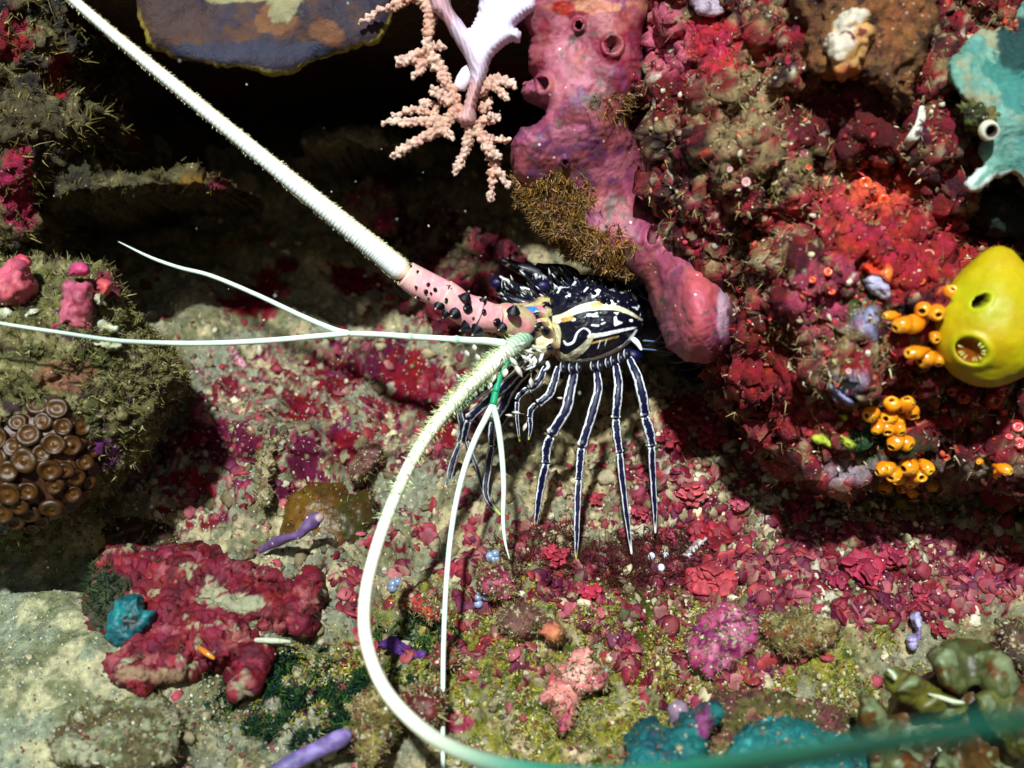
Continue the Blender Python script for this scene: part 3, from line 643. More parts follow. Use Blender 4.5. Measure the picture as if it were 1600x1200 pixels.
for x_, y_, rr in pts[:95]:
    m = ((zpx-x_)**2+(zpy-y_)**2 < 60) & (ZN[:, 1] < 0)
    if not m.any(): continue
    p = V[m].mean(0); nn = ZN[m].mean(0); nn = nn+np.array([.1, -.5, 0]); nn /= np.linalg.norm(nn)
    s = rr*K*9.2*1.26; op = rng.rand() < .07
    dk, rim, cen = (c(52, 32, 14), c(88, 55, 18), c(118, 76, 24)) if not op else (c(70, 55, 55), c(100, 80, 85), c(80, 80, 100))
    dk = dk*(.8+.4*rng.rand())
    prof = [(.75, -.25), (.88, 0), (.98, .35), (1.0, .55), (.93, .72), (.8, .78), (.62, .70), (.45, .60), (.28, .60), (.12, .70), (.001, .74)]
    V2, F2, C2 = lathe([(a*s, b*s*(.95 if not op else .5)) for a, b in prof], p, nn, 22, [c(120, 72, 50), c(60, 38, 22), dk, dk*.8, rim*.7, rim, rim, cen, cen*.8, cen, cen*1.15], squash=.85+.15*rng.rand())
    V2 = V2+normals(V2, F2)*(.02*fbm(V2, 8, 2, 3))[:, None]
    build('polyp', V2, F2, C2, M_brown, zo)

LM = [('two-lobed orange sponge', 1372, 425), ('yellow sea squirt', 1545, 515), ('middle orange tunicate bunch', 1395, 655), ('lowest orange tunicate bunch', 1410, 752), ('mauve coral tuft', 1487, 236), ('white shell lip', 1410, 225), ('pink sponge tip', 1095, 490), ('long blue film sponge', 1312, 608), ('tan nodule', 1410, 274), ('four-tunicate group', 1560, 735), ('chartreuse patches', 1290, 690), ('brown sponge mound', 1350, 70), ('green-black sponge', 1600, 345), ('lobster antenna base', 790, 510), ('lobster mouth', 850, 560), ('antennule fork', 770, 632), ('small foremost lobster leg', 830, 640)]
SEEN = {}
def where(x, y, lm=None):
    c_ = sorted((LM if lm is None else lm), key=lambda q: (q[1]-x)**2+(q[2]-y)**2); nm, a, b = c_[0]; dx, dy = x-a, y-b
    v = '' if abs(dy) < abs(dx)*.5 else ('above' if dy < 0 else 'below'); h = '' if abs(dx) < abs(dy)*.5 else ('left of' if dx < 0 else 'right of')
    t = (v+' and '+h if v and h else v or h)+' the '+nm; r0 = math.hypot(dx, dy); t = ('close ' if r0 < 45 else 'mid-distance ' if r0 < 95 else 'well ')+t
    return t
# ================================================================== THE LOBSTER
NAVY = c(8, 8, 34); DEEP = c(6, 6, 22); CREAM = c(232, 226, 190); WHITE = c(242, 246, 250); LPINK = c(245, 172, 180)
lob = empty('spiny_lobster', W(930, 575, 10.0), 'dark navy spiny lobster with white striped legs and very long pale antennae', 'lobster')
def stripes(V, lines, C):
    px, py = proj(V); P = np.stack([px, py], 1)
    for pts_, wd, col in lines:
        pts_ = catmull(np.array(pts_, float), 30); wv = np.interp(np.linspace(0, 1, 29), np.linspace(0, 1, len(wd)), wd) if hasattr(wd, '__len__') else np.full(29, wd)
        m = np.zeros(len(V))
        for k in range(29):
            a, b = pts_[k], pts_[k+1]; e = b-a; t = np.clip(((P-a)@e)/(e@e+1e-9), 0, 1)
            d = np.linalg.norm(P-(a+t[:, None]*e), axis=1); m = np.maximum(m, sstep(wv[k]*.5+.5, wv[k]*.5-.5, d))
        C = C*(1-m[:, None])+m[:, None]*col
    return C
# carapace
CP = [(852, 468), (868, 448), (900, 432), (945, 430), (984, 446), (1003, 476), (1006, 508), (994, 538), (955, 561), (905, 573), (874, 564), (860, 535), (848, 500)]
V, F = inflate(CP, 10.1, .42, 62, res=1.1, back=.4, seed=81)
V = V+normals(V, F)*(.012*fbm(V, 7, 3, 5)+.006*np.clip(noise(V, 30, 4), 0, 1))[:, None]
px, py = proj(V)
low = sstep(0, 1, (py-505)/10)
C = np.tile(NAVY*.7, (len(V), 1))
sp = sstep(.30, .40, noise(V*np.array([1, 1, 1.6]), 17, 9))*(py < 470+.15*(px-900))*(py > 436); C = C*(1-sp[:, None])+sp[:, None]*WHITE
sp = sstep(.36, .44, noise(V*np.array([.7, 1, 1.6]), 18, 12))*(py > 488)*(py < 512); C = C*(1-sp[:, None])+sp[:, None]*WHITE
YEL = c(215, 175, 90)
C = stripes(V, [([(858, 498), (880, 494), (905, 483), (930, 478), (958, 480), (982, 488), (1003, 500)], [6, 9, 12, 14, 9, 6, 3], CREAM),
    ([(925, 477), (938, 474)], 7, YEL), ([(893, 497), (880, 500)], 7, YEL),
    ([(850, 490), (864, 503), (872, 520), (869, 545), (862, 560)], [5, 9, 9, 8, 4], CREAM),
    ([(881, 533), (886, 538), (896, 534), (902, 520), (912, 513), (921, 518), (922, 526)], [3, 4, 4, 3, 2, 3, 3], WHITE),
    ([(922, 526), (945, 522), (972, 516), (992, 512)], [8, 6, 5, 3], WHITE),
    ([(926, 524), (915, 540), (898, 554), (882, 559), (871, 549)], [6, 11, 13, 10, 5], CREAM), ([(925, 536), (945, 531), (966, 526)], 3, YEL),
    ([(938, 532), (934, 545)], 1.6, WHITE), ([(948, 530), (945, 540)], 1.6, WHITE),
    ([(895, 564), (925, 561), (952, 552), (978, 537), (994, 516)], [3, 4, 5, 5, 4], WHITE),
    ([(925, 508), (935, 509)], 2.5, WHITE), ([(940, 506), (945, 504)], 2.5, WHITE), ([(926, 494), (934, 494)], 3, WHITE),
    ([(972, 457), (982, 455), (994, 466)], 3, WHITE), ([(913, 455), (920, 447)], 2.5, WHITE), ([(895, 446), (899, 441)], 3, WHITE)], C)
build('carapace', V, F, C, M_shell, lob)
reg('lob', V); CN = normals(V, F)
for k in range(34):     # short spines over the back
    x_, y_ = rng.uniform(875, 995), rng.uniform(434, 474)
    m = ((px-x_)**2+(py-y_)**2 < 9) & (CN[:, 1] < .1)
    if not m.any(): continue
    p = V[m].mean(0); nn = CN[m].mean(0)+np.array([-.6, -.1, .25]); s = .016+.014*rng.rand()
    v, f, cc = lathe([(s*.9, -.01), (s*.6, s*.9), (s*.2, s*1.8), (.001, s*2.2)], p, nn, 8, [DEEP, NAVY, NAVY, WHITE*.8]); build('spine', v, f, cc, M_shell, lob)
# head block between carapace and antennae
V, F = inflate([(752, 505), (768, 486), (800, 476), (835, 466), (862, 466), (874, 500), (872, 548), (850, 562), (815, 560), (788, 548), (765, 530)], 10.0, .22, 30, res=1.3, back=.3, seed=83, jag=1)
V = V+normals(V, F)*(.03*fbm(V, 6, 3, 15))[:, None]
C = np.tile(NAVY, (len(V), 1)); C = paint(V, NAVY, [('n', c(190, 130, 130), 4.5, .02, .06, 201), ('n', c(190, 180, 120), 6, .2, .05, 202), ('n', DEEP, 8, .3, .04, 203), ('a', c(215, 140, 145), 790, 498, 26, 12, .6), ('a', c(30, 120, 190), 828, 484, 12, 5, .4), ('a', c(30, 110, 170), 795, 478, 9, 4, .4),
       ('a', c(225, 205, 165), 852, 535, 16, 16, .5), ('a', c(215, 160, 150), 838, 512, 14, 10, .7)])
C = stripes(V, [([(838, 488), (852, 498), (862, 512)], [5, 9, 8], c(215, 200, 140)), ([(832, 542), (848, 545), (862, 535), (868, 515)], [6, 10, 9, 5], CREAM), ([(845, 505), (840, 520)], 4, c(200, 140, 130))], C)
build('head', V, F, C, M_shell, lob)
# mouthparts
for k in range(11):
    x_, y_ = rng.uniform(812, 858), rng.uniform(545, 566)
    V, F, C = tube([W(x_, y_, 9.8), W(x_-4+rng.randn()*3, y_+9, 9.74), W(x_-9+rng.randn()*4, y_+16, 9.78)], [.022, .018, .006], 16, 10, lambda U, A: np.where((np.sin(A*1+1) > .55)[..., None], WHITE*.8, NAVY))
    build('mouthpart', V, F, C, M_shell, lob)
for k in range(20):
    x_, y_ = rng.uniform(780, 862), rng.uniform(492, 556); p = W(x_, y_, 9.78)
    s = .03+.025*rng.rand(); v, f, cc = lathe([(s, -.06), (s*.8, s*.4), (s*.3, s*1.5), (.001, s*2)], p, [-.8+.5*rng.randn(), -.8, .3*rng.randn()], 10, [c(180, 150, 110), DEEP, DEEP, CREAM]); build('spine', v, f, cc, M_shell, lob)
# eyes on short stalks
for ex, ey, er, d in ((848, 447, 11, 10.0), (777, 442, 10, 10.15)):
    V = ICO4[0]*er*K*d*np.array([1.15, 1, .9])+W(ex, ey, d); C = np.tile(c(14, 10, 60), (len(V), 1)); px, py = proj(V)
    e = build('eye', V, [ICO4[1]], C, M_shell, lob, base=W(ex, ey, d))
    V, F, C = tube([W(ex+2, ey+4, d+.03), W(ex+10, ey+16, d+.08), W(ex+20, ey+32, d+.1)], [.05, .045, .06], 16, 14, lambda U, A: np.where(((U > .25) & (U < .38))[..., None], WHITE, NAVY)); build('eye_stalk', V, F, C, M_shell, e)
# brow horns and dark front with white crescents
def crescents(n, ph=0.): 
    return lambda U, A: np.where((np.abs(((U*n+ph+.13*np.cos(A)) % 1)-.5) < .085)[..., None] & (np.abs(A-5.2) < 1.1)[..., None], WHITE, NAVY*.6)
for P, r, d, n in (([(870, 445), (840, 428), (810, 418), (782, 406)], (14, 12, 9, 4), 10.25, 4), ([(860, 462), (830, 462), (800, 448), (778, 430)], (15, 13, 9, 4), 10.1, 3),
                ([(868, 470), (840, 478), (812, 472), (790, 462)], (13, 12, 9, 4), 10.0, 2.5), ([(905, 440), (880, 428), (850, 420), (838, 412)], (16, 15, 9, 3), 10.35, 3)):
    V, F, C = tube([W(x, y, d) for x, y in P], [a*K*d for a in r], 70, 26, crescents(n)); px, py = proj(V)
    C = stripes(V, [([(782, 432), (792, 437), (805, 446)], 2.5, WHITE), ([(812, 449), (834, 452)], 2.5, WHITE), ([(840, 436), (845, 431), (853, 434)], 2.5, WHITE), ([(783, 445), (794, 452)], 2.2, WHITE), ([(845, 458), (860, 462)], 2, WHITE)], C)
    build('horn', V, F, C, M_shell, lob)
for k in range(60):      # feathery white-tipped spines over the brow
    x_, y_ = rng.uniform(785, 905), 0; y_ = 474-.42*(x_-785)*.5+rng.uniform(-34, 8); s = .007+.007*rng.rand()
    v, f, cc = lathe([(s*1.2, -.03), (s, s*1.5), (s*.6, s*3.5), (.001, s*6)], W(x_, y_, 9.93+.1*rng.rand()), [-.8+.5*rng.randn(), -.4, .9], 7, [DEEP, NAVY, WHITE*.6, WHITE] if k % 2 else [DEEP, NAVY, NAVY, c(120, 130, 80)]); build('spine', v, f, cc, M_shell, lob)
# abdomen bending away into the dark, with swimmerets
V, F, C = tube([W(985, 490, 10.3), W(1030, 500, 10.6), W(1075, 540, 11.0), W(1100, 590, 11.3)], [.26, .27, .22, .14], 90, 30, lambda U, A: np.where((((U*7) % 1) < .1)[..., None], c(120, 140, 170), DEEP)); build('abdomen', V, F, C, M_shell, lob)
for P in ([(1004, 532), (1040, 536), (1085, 550), (1120, 560)], [(1000, 545), (1030, 548), (1075, 556), (1110, 575)], [(998, 460), (1022, 478), (1030, 510), (1062, 540)], [(965, 438), (990, 446), (1006, 462)]):
    V, F, C = tube([W(x, y, 10.05+.1*k) for k, (x, y) in enumerate(P)], [.008, .006, .005, .003][:len(P)], 40, 8, lambda U, A: np.tile(c(90, 120, 160), U.shape+(1,))); build('bristle', V, F, C, M_shell, lob)
V, F, C = tube([W(978, 548, 9.95), W(990, 556, 9.9), W(1004, 556, 9.95)], [.03, .05, .02], 24, 18, lambda U, A: np.where((np.abs(A-1.6) < .35)[..., None], WHITE, c(8, 10, 60))); build('leg_joint', V, F, C, M_shell, lob)
V, F, C = tube([W(985, 527, 9.9), W(995, 535, 9.86), W(1003, 548, 9.86)], [.02, .022, .01], 24, 12, lambda U, A: np.tile(WHITE, U.shape+(1,))); build('leg_joint', V, F, C, M_shell, lob)
# legs
def legcol(tipc=None, both=True, dim=1.0):
    def f(U, A):
        a = np.minimum(A, 2*np.pi-A)+.09*np.sin(U*19+A)+.05*np.sin(U*53)
        m = sstep(.60, .68, a)*sstep(1.12, 1.04, a)
        if not both: m = m*(A > np.pi)
        e = np.maximum(sstep(.965, .98, U), sstep(.03, .015, U))*(a > .5)*(a < 1.6); m = np.maximum(m, e)
        C = NAVY*(1-m[..., None])+WHITE*m[..., None]
        C = C+np.array([0, .0, .02])*np.clip(np.cos(A), 0, 1)[..., None]**3
        if tipc is not None: C = C*(1-sstep(.8, .95, U)[..., None])+tipc*sstep(.8, .95, U)[..., None]
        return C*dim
    return f
def leg(segs, dim=1.0, tip=c(190, 200, 90)):  # dim darkens the far legs: their shade is put into the colour
    prev = None
    for k, (P, r) in enumerate(segs):
        last = k == len(segs)-1
        pts3 = [W(x, y, d) for x, y, d in P]; r = [a*K*10 for a in r]
        V, F, C = tube(pts3, r, 70, 36, legcol(tip if last else None, dim=dim), capr=False, dispf=lambda U, A: .30*np.exp(-((U-.97)/.025)**2)*(1 if not last else 0)*(1+.4*np.sin(A*2))-.15*(U < .03))
        name = 'leg' if k == 0 else ('leg_tip' if last else 'leg_segment')
        o = build(name, V, F, C, M_shell, lob if k == 0 else prev)
        if k == 0: prev = o
leg([([(899, 578, 9.9), (893, 600, 9.85), (884, 640, 9.8), (862, 678, 9.85)], (6.5, 8.5, 9, 8)), ([(861, 681, 9.85), (854, 700, 9.9), (853, 722, 9.92)], (7.5, 8, 6.5)), ([(853, 724, 9.92), (845, 760, 10), (840, 795, 10.05), (836, 830, 10.12)], (7, 6.5, 5, 2))])
leg([([(932, 578, 9.88), (934, 610, 9.8), (922, 655, 9.78), (909, 697, 9.8)], (5.5, 7.5, 8, 7)), ([(908, 700, 9.8), (906, 725, 9.82), (904, 748, 9.84)], (7, 6.5, 5.5)), ([(904, 750, 9.84), (902, 795, 9.85), (901, 840, 9.86), (900, 879, 9.87)], (6, 5.2, 4, 1.5))])
leg([([(962, 570, 9.85), (966, 600, 9.75), (964, 630, 9.72), (962, 652, 9.75)], (6, 7.5, 7.5, 6.5)), ([(962, 655, 9.75), (964, 680, 9.76), (968, 706, 9.78)], (6.8, 7, 5.5)), ([(968, 708, 9.78), (974, 765, 9.84), (981, 820, 9.9), (987, 866, 9.94)], (6, 5.2, 4, 1.5))], tip=WHITE)
leg([([(983, 560, 9.85), (996, 590, 9.75), (1004, 622, 9.75), (1008, 647, 9.8)], (6, 8, 8.5, 7)), ([(1007, 651, 9.8), (1014, 672, 9.83), (1019, 695, 9.86)], (7.2, 8.5, 6)), ([(1018, 698, 9.86), (1020, 745, 9.95), (1023, 795, 10.03), (1024, 833, 10.1)], (6.5, 5.4, 4.2, 1.5))], tip=WHITE)
leg([([(872, 574, 9.85), (866, 596, 9.8), (858, 616, 9.76), (841, 631, 9.74)], (5, 6.5, 7, 5.5)), ([(838, 632, 9.74), (830, 640, 9.74), (828, 650, 9.75)], (5, 5.5, 4.5)), ([(828, 652, 9.75), (829, 668, 9.76), (826, 687, 9.78)], (4.5, 3.4, 1.5))])
leg([([(851, 574, 9.8), (845, 590, 9.76), (834, 604, 9.74), (826, 608, 9.72)], (4.5, 6, 6, 5)), ([(823, 608, 9.72), (812, 618, 9.7), (808, 625, 9.7)], (5, 5, 4)), ([(808, 628, 9.7), (808, 655, 9.7), (812, 690, 9.72)], (4, 2.8, 1.5))])
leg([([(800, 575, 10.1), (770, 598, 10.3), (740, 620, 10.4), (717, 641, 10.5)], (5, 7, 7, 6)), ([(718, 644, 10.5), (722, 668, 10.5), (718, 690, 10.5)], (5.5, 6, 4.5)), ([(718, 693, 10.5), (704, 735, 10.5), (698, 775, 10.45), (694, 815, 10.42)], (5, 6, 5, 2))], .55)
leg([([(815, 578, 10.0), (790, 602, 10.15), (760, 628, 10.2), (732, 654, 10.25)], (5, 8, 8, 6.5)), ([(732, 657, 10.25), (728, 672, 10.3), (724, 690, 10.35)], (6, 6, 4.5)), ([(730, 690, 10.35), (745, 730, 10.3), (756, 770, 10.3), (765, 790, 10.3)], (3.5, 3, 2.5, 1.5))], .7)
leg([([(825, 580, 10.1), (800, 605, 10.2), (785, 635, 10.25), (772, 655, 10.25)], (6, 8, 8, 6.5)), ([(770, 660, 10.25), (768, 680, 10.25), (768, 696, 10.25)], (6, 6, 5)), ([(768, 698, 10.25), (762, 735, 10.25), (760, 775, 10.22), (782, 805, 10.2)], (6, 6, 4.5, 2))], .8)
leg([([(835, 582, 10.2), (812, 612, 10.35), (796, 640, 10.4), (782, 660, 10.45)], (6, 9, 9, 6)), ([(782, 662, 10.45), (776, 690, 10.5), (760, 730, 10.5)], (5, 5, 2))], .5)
for x_, y_ in ((905, 573), (893, 574), (927, 571), (938, 570), (950, 566), (958, 563), (970, 558), (979, 552), (880, 572)):
    V, F, C = tube([W(x_, y_-6, 9.86), W(x_, y_+2, 9.82), W(x_+1, y_+9, 9.84)], [.022, .028, .015], 16, 12, lambda U, A: np.where((np.abs(A-1.0) < .45)[..., None], WHITE, NAVY)); build('leg_joint', V, F, C, M_shell, lob)

# antenna with thick pink stalk and long ringed whip
def wpath(P, key=None): return [W(x, y, d) for x, y, d in P]
ab = [(836, 512, 9.85), (800, 502, 9.75), (770, 497, 9.65)]
V, F, C = tube(wpath(ab), [.12, .13, .14], 60, 30, lambda U, A: np.where((fbm(np.stack([U.ravel()*3, np.sin(A).ravel(), np.cos(A).ravel()], 1), 1.5, 2, 4).reshape(U.shape) > .05)[..., None], c(215, 140, 145), c(190, 175, 130)))
ant = build('antenna', V, F, C, M_shell, lob)
PIN = [([(775, 498, 9.66), (752, 493, 9.6), (735, 488, 9.57)], (.105, .12, .125)), ([(742, 490, 9.58), (720, 480, 9.53), (705, 468, 9.5), (692, 460, 9.48)], (.128, .118, .115, .118)), ([(697, 463, 9.49), (675, 452, 9.46), (652, 440, 9.43), (634, 428, 9.4)], (.113, .112, .11, .10))]
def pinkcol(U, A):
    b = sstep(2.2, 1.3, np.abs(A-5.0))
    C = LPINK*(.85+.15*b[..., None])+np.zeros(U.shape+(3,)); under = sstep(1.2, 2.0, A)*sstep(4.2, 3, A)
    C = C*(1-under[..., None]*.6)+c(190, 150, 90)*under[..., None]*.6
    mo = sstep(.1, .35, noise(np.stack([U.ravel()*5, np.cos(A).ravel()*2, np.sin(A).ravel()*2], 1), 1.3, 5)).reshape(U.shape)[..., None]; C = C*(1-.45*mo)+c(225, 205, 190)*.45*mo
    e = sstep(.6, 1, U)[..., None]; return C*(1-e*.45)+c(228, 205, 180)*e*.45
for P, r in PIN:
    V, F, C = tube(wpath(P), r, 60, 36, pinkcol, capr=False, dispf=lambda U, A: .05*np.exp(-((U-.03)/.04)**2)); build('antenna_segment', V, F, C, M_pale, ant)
def spine_at(x, y, d, s, ax, parent, cols=(DEEP, DEEP, c(30, 20, 20), CREAM)):
    s = s*1.0; d = d+.03
    v, f, cc = lathe([(s*1.1, -.02), (s*.8, s*.12), (s*.48, s*.45), (s*.22, s*.8), (.001, s*1.1)], W(x, y, d), ax, 14, [cols[0], cols[0], cols[1], cols[2], cols[3]]); build('spine', v, f, cc, M_shell, parent)
for x, y, s, ax in ((636, 439, .03, (-.6, -.5, -.3)), (654, 461, .045, (-.5, -.7, -.5)), (670, 452, .022, (-.2, -1, 0)), (685, 478, .045, (-.5, -.7, -.6)), (709, 491, .045, (-.4, -.8, -.4)), (729, 482, .036, (-.3, -1, -.1)), (697, 475, .02, (-.3, -1, 0)), (756, 503, .04, (-.3, -.9, -.2)),
                   (727, 512, .05, (-.8, -.3, -.5)), (744, 517, .05, (-.6, -.5, -.7)), (676, 437, .028, (.1, -.3, 1)), (702, 451, .035, (.1, -.3, 1)), (728, 464, .05, (.5, -.2, .9)), (752, 474, .06, (.6, -.3, .8)), (783, 513, .04, (-.5, -.8, -.4)), (803, 484, .05, (.2, -.6, .9)), (665, 430, .02, (-.2, -.2, 1)), (775, 503, .03, (-.3, -1, 0)), (695, 492, .03, (-.5, -.4, -.8))):
    spine_at(x, y, 9.38 if x < 745 else 9.5, s, ax, ant)
def whipcol(nr, blue=.5):
    def f(U, A):
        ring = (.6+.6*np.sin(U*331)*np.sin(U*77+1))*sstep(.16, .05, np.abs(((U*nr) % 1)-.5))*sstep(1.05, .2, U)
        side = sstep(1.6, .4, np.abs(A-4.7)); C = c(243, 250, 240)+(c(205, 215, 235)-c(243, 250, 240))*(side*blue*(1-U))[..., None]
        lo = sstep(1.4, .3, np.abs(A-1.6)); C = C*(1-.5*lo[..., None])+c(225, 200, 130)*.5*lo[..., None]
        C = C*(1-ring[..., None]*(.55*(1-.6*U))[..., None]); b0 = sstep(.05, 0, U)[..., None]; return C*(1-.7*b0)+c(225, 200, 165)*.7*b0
    return f
whip = [(636, 430, 9.41), (590, 392, 9.38), (520, 335, 9.32), (430, 262, 9.25), (330, 180, 9.15), (230, 98, 9.05), (140, 22, 8.95), (60, -50, 8.85)]
for k in range(18):
    u = rng.rand(); x = 640+130*u; y = 432+66*u+rng.uniform(-19, 19); off = abs(y-(432+66*u))/22; spine_at(x, y, 9.40+.18*u-.115*math.sqrt(1-off*off)-.03, .008+.012*rng.rand(), (-.2, -1, .3*rng.randn()), ant)
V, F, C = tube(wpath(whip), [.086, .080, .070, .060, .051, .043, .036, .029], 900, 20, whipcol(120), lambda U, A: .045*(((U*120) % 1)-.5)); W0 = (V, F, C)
CC = catmull(np.array([[x, y, d, r] for (x, y, d), r in zip(whip, [.086, .080, .070, .060, .051, .043, .036, .029])]), 520)
pp, nn = [], []
for k in range(4, 515):
    x, y, d, r = CC[k]; t = CC[k+1][:2]-CC[k-1][:2]; t /= np.linalg.norm(t); nrm = np.array([-t[1], t[0]])
    for s in (1, -1):
        if rng.rand() < .75: pp.append(W(x+s*nrm[0]*r/K/d*.93, y+s*nrm[1]*r/K/d*.93, d)); nn.append([s*nrm[0]-t[0]*.9, -.2, -s*nrm[1]-(-t[1])*-.9*-1])
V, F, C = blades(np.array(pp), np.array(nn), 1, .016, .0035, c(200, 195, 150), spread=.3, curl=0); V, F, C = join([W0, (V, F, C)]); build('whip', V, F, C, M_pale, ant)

# second antenna sweeping down in front and off towards the viewer
a2 = [(838, 516, 9.95), (802, 541, 9.6), (765, 572, 9.4), (728, 608, 9.25), (690, 650, 9.1), (655, 700, 8.95), (622, 765, 8.75), (590, 850, 8.5), (571, 930, 8.25), (572, 1000, 8.0), (600, 1075, 7.7), (660, 1140, 7.35), (740, 1183, 6.9), (850, 1207, 6.35), (980, 1212, 5.8), (1120, 1196, 5.0), (1280, 1176, 3.9), (1450, 1150, 3.0), (1700, 1108, 2.3)]
rr = [10, 14, 13.5, 12.3, 11, 10, 9.6, 9.6, 9.8, 10.2, 10.8, 11.6, 12.5, 14.5, 15.5, 17, 19, 20, 20]
def a2col(U, A):
    base = np.zeros(U.shape+(3,))+c(246, 248, 222); g = sstep(.13, .0, U)[..., None]; base = base*(1-g)+c(120, 190, 160)*g
    f = sstep(.03, .12, U)*sstep(.34, .2, U); ring = sstep(.2, .05, np.abs(((U*150) % 1)-.5)); base = base*(1-(.5*ring*sstep(.5, .1, U))[..., None])
    side = sstep(1.5, .5, np.abs(A-1.6))*f; base = base*(1-.5*side[..., None])+c(190, 160, 60)*.5*side[..., None]
    t = sstep(.58, .74, U)[..., None]; return base*(1-t)+c(20, 150, 120)*t  # near end painted teal: the tint of close blur put into the colour
V, F, C = tube(wpath(a2), [r*K*d for (x, y, d), r in zip(a2, rr)], 900, 22, a2col, lambda U, A: .05*(((U*150) % 1)-.5)*sstep(.6, .3, U)); W0 = (V, F, C)
CC = catmull(np.array([[x, y, d, r] for (x, y, d), r in zip(a2, rr)]), 900); pp, nn = [], []
for k in range(5, 330):
    x, y, d, r = CC[k]; t = CC[k+1][:2]-CC[k-1][:2]; t /= np.linalg.norm(t); nrm = np.array([-t[1], t[0]])
    for s in (1, -1, .5, -.4, 0):
        if rng.rand() < (.95 if k < 180 else .4): pp.append(W(x+s*nrm[0]*r*.93, y+s*nrm[1]*r*.93, d-.9*r*K*d*math.sqrt(max(0, 1-s*s)))); nn.append([s*nrm[0]+t[0]*.5, -.7*(1-abs(s)), -s*nrm[1]-t[1]*.5])
pp, nn = np.array(pp), np.array(nn)
V, F, C = blades(pp, nn, 2, .034, .004, np.array([c(170, 200, 160), c(210, 210, 150), c(120, 150, 90)]), spread=.5, curl=.1); V, F, C = join([W0, (V, F, C)]); build('antenna', V, F, C, M_pale, lob)
# antennules
def rod(name, P, r, col, parent, n=160, joints=()):
    def cf(U, A):
        C = np.zeros(U.shape+(3,))+col
        for j, jc in joints: m = np.exp(-((U-j)/.012)**2)[..., None]; C = C*(1-m)+jc*m
        return C
    def df(U, A): return sum([.35*np.exp(-((U-j)/.012)**2) for j, _ in joints]) if joints else 0*U
    V, F, C = tube(wpath(P), [a*K*P[min(i, len(P)-1)][2] for i, a in enumerate(r)], n, 14, cf, df); return build(name, V, F, C, M_pale, parent)
PALE = c(215, 238, 222)
g = c(150, 190, 160)
a = rod('antennule', [(792, 537, 9.5), (760, 533, 9.45), (735, 532, 9.4), (690, 529, 9.35), (640, 526, 9.3), (600, 523, 9.28), (545, 521, 9.25)], (6.5, 6, 5.5, 5, 4.8, 4.6, 4.4), PALE, lob, joints=((.42, g), (.66, g)))
rod('antennule_branch', [(547, 521, 9.25), (520, 514, 9.23), (470, 493, 9.2), (400, 460, 9.15), (330, 431, 9.1), (280, 418, 9.05), (235, 402, 9.0), (184, 377, 8.95)], (4.4, 4.2, 4, 3.6, 3.3, 2.8, 2.3, .6), PALE, a)
rod('antennule_branch', [(547, 521, 9.25), (500, 525, 9.22), (420, 532, 9.2), (340, 536, 9.15), (260, 536, 9.1), (180, 532, 8.85), (90, 519, 8.6), (0, 505, 8.5), (-60, 492, 8.45)], (4.4, 4.5, 4.5, 4.2, 4, 3.6, 3, 2.5, 2), PALE, a)
a = rod('antennule', [(808, 545, 9.7), (795, 562, 9.5), (782, 585, 9.45), (775, 610, 9.4), (770, 634, 9.35)], (4, 5.5, 5.5, 5.5, 6), c(20, 150, 105), lob, joints=((.5, c(15, 100, 80)), (.78, c(15, 100, 80))))
rod('antennule_branch', [(770, 632, 9.35), (758, 655, 9.32), (740, 692, 9.28), (722, 745, 9.2), (708, 810, 9.1), (699, 890, 8.95), (694, 980, 8.8), (692, 1080, 8.65), (692, 1230, 8.4)], (5, 5, 4.8, 4.6, 4.4, 4.2, 4, 3.8, 3.5), PALE, a, 220)
rod('antennule_branch', [(770, 632, 9.35), (778, 665, 9.35), (784, 710, 9.33), (787, 760, 9.3), (786, 810, 9.28), (789, 845, 9.26), (796, 874, 9.25)], (5, 4.8, 4.4, 4, 3.2, 2.2, .5), PALE, a)
# small pale stalked barnacles riding on the antenna base
for k, (x, y, an, s) in enumerate(((798, 560, -50, 1.2), (806, 572, -60, 1.3), (816, 556, -40, .9), (781, 566, -120, .8), (790, 577, -100, .8), (774, 586, -110, .8), (811, 540, 20, .8), (822, 548, -20, .9), (748, 563, 110, .7), (731, 557, 110, .7), (742, 547, 100, .6), (828, 560, -70, .9), (830, 592, -90, .9), (812, 646, 170, .8), (800, 650, 170, .7), (766, 598, -100, .7), (718, 592, 120, .6), (838, 546, -30, .8), (879, 623, 170, .6), (822, 662, -110, .8))):
    d = 9.38; ax = np.array([math.cos(math.radians(an)), -.25, math.sin(math.radians(an))]); s = s*.040
    V, F, C = lathe([(.2*s, -1.2*s), (.15*s, -.3*s), (.6*s, .1*s), (.95*s, .6*s), (.85*s, 1.1*s), (.45*s, 1.6*s), (.001, 1.9*s)], W(x, y, d), ax, 12, [c(120, 110, 80), c(150, 140, 110), c(190, 190, 175), c(215, 215, 200), c(205, 205, 195), c(190, 185, 170), c(170, 165, 150)], squash=.45)
    o = build('barnacle', V, F, C, M_pale); tag(o, ('largest ' if s/.040 > 1.1 else 'tiny ' if s/.040 < .75 else 'small ')+'pale leaf-shaped barnacle '+where(x, y, LM[-4:]), 'barnacle', 'barnacles riding on the lobster')

# ================================================================== RIGHT HAND ROCK: what grows on it
def RD(x, y): return depth_at('rock', x, y)
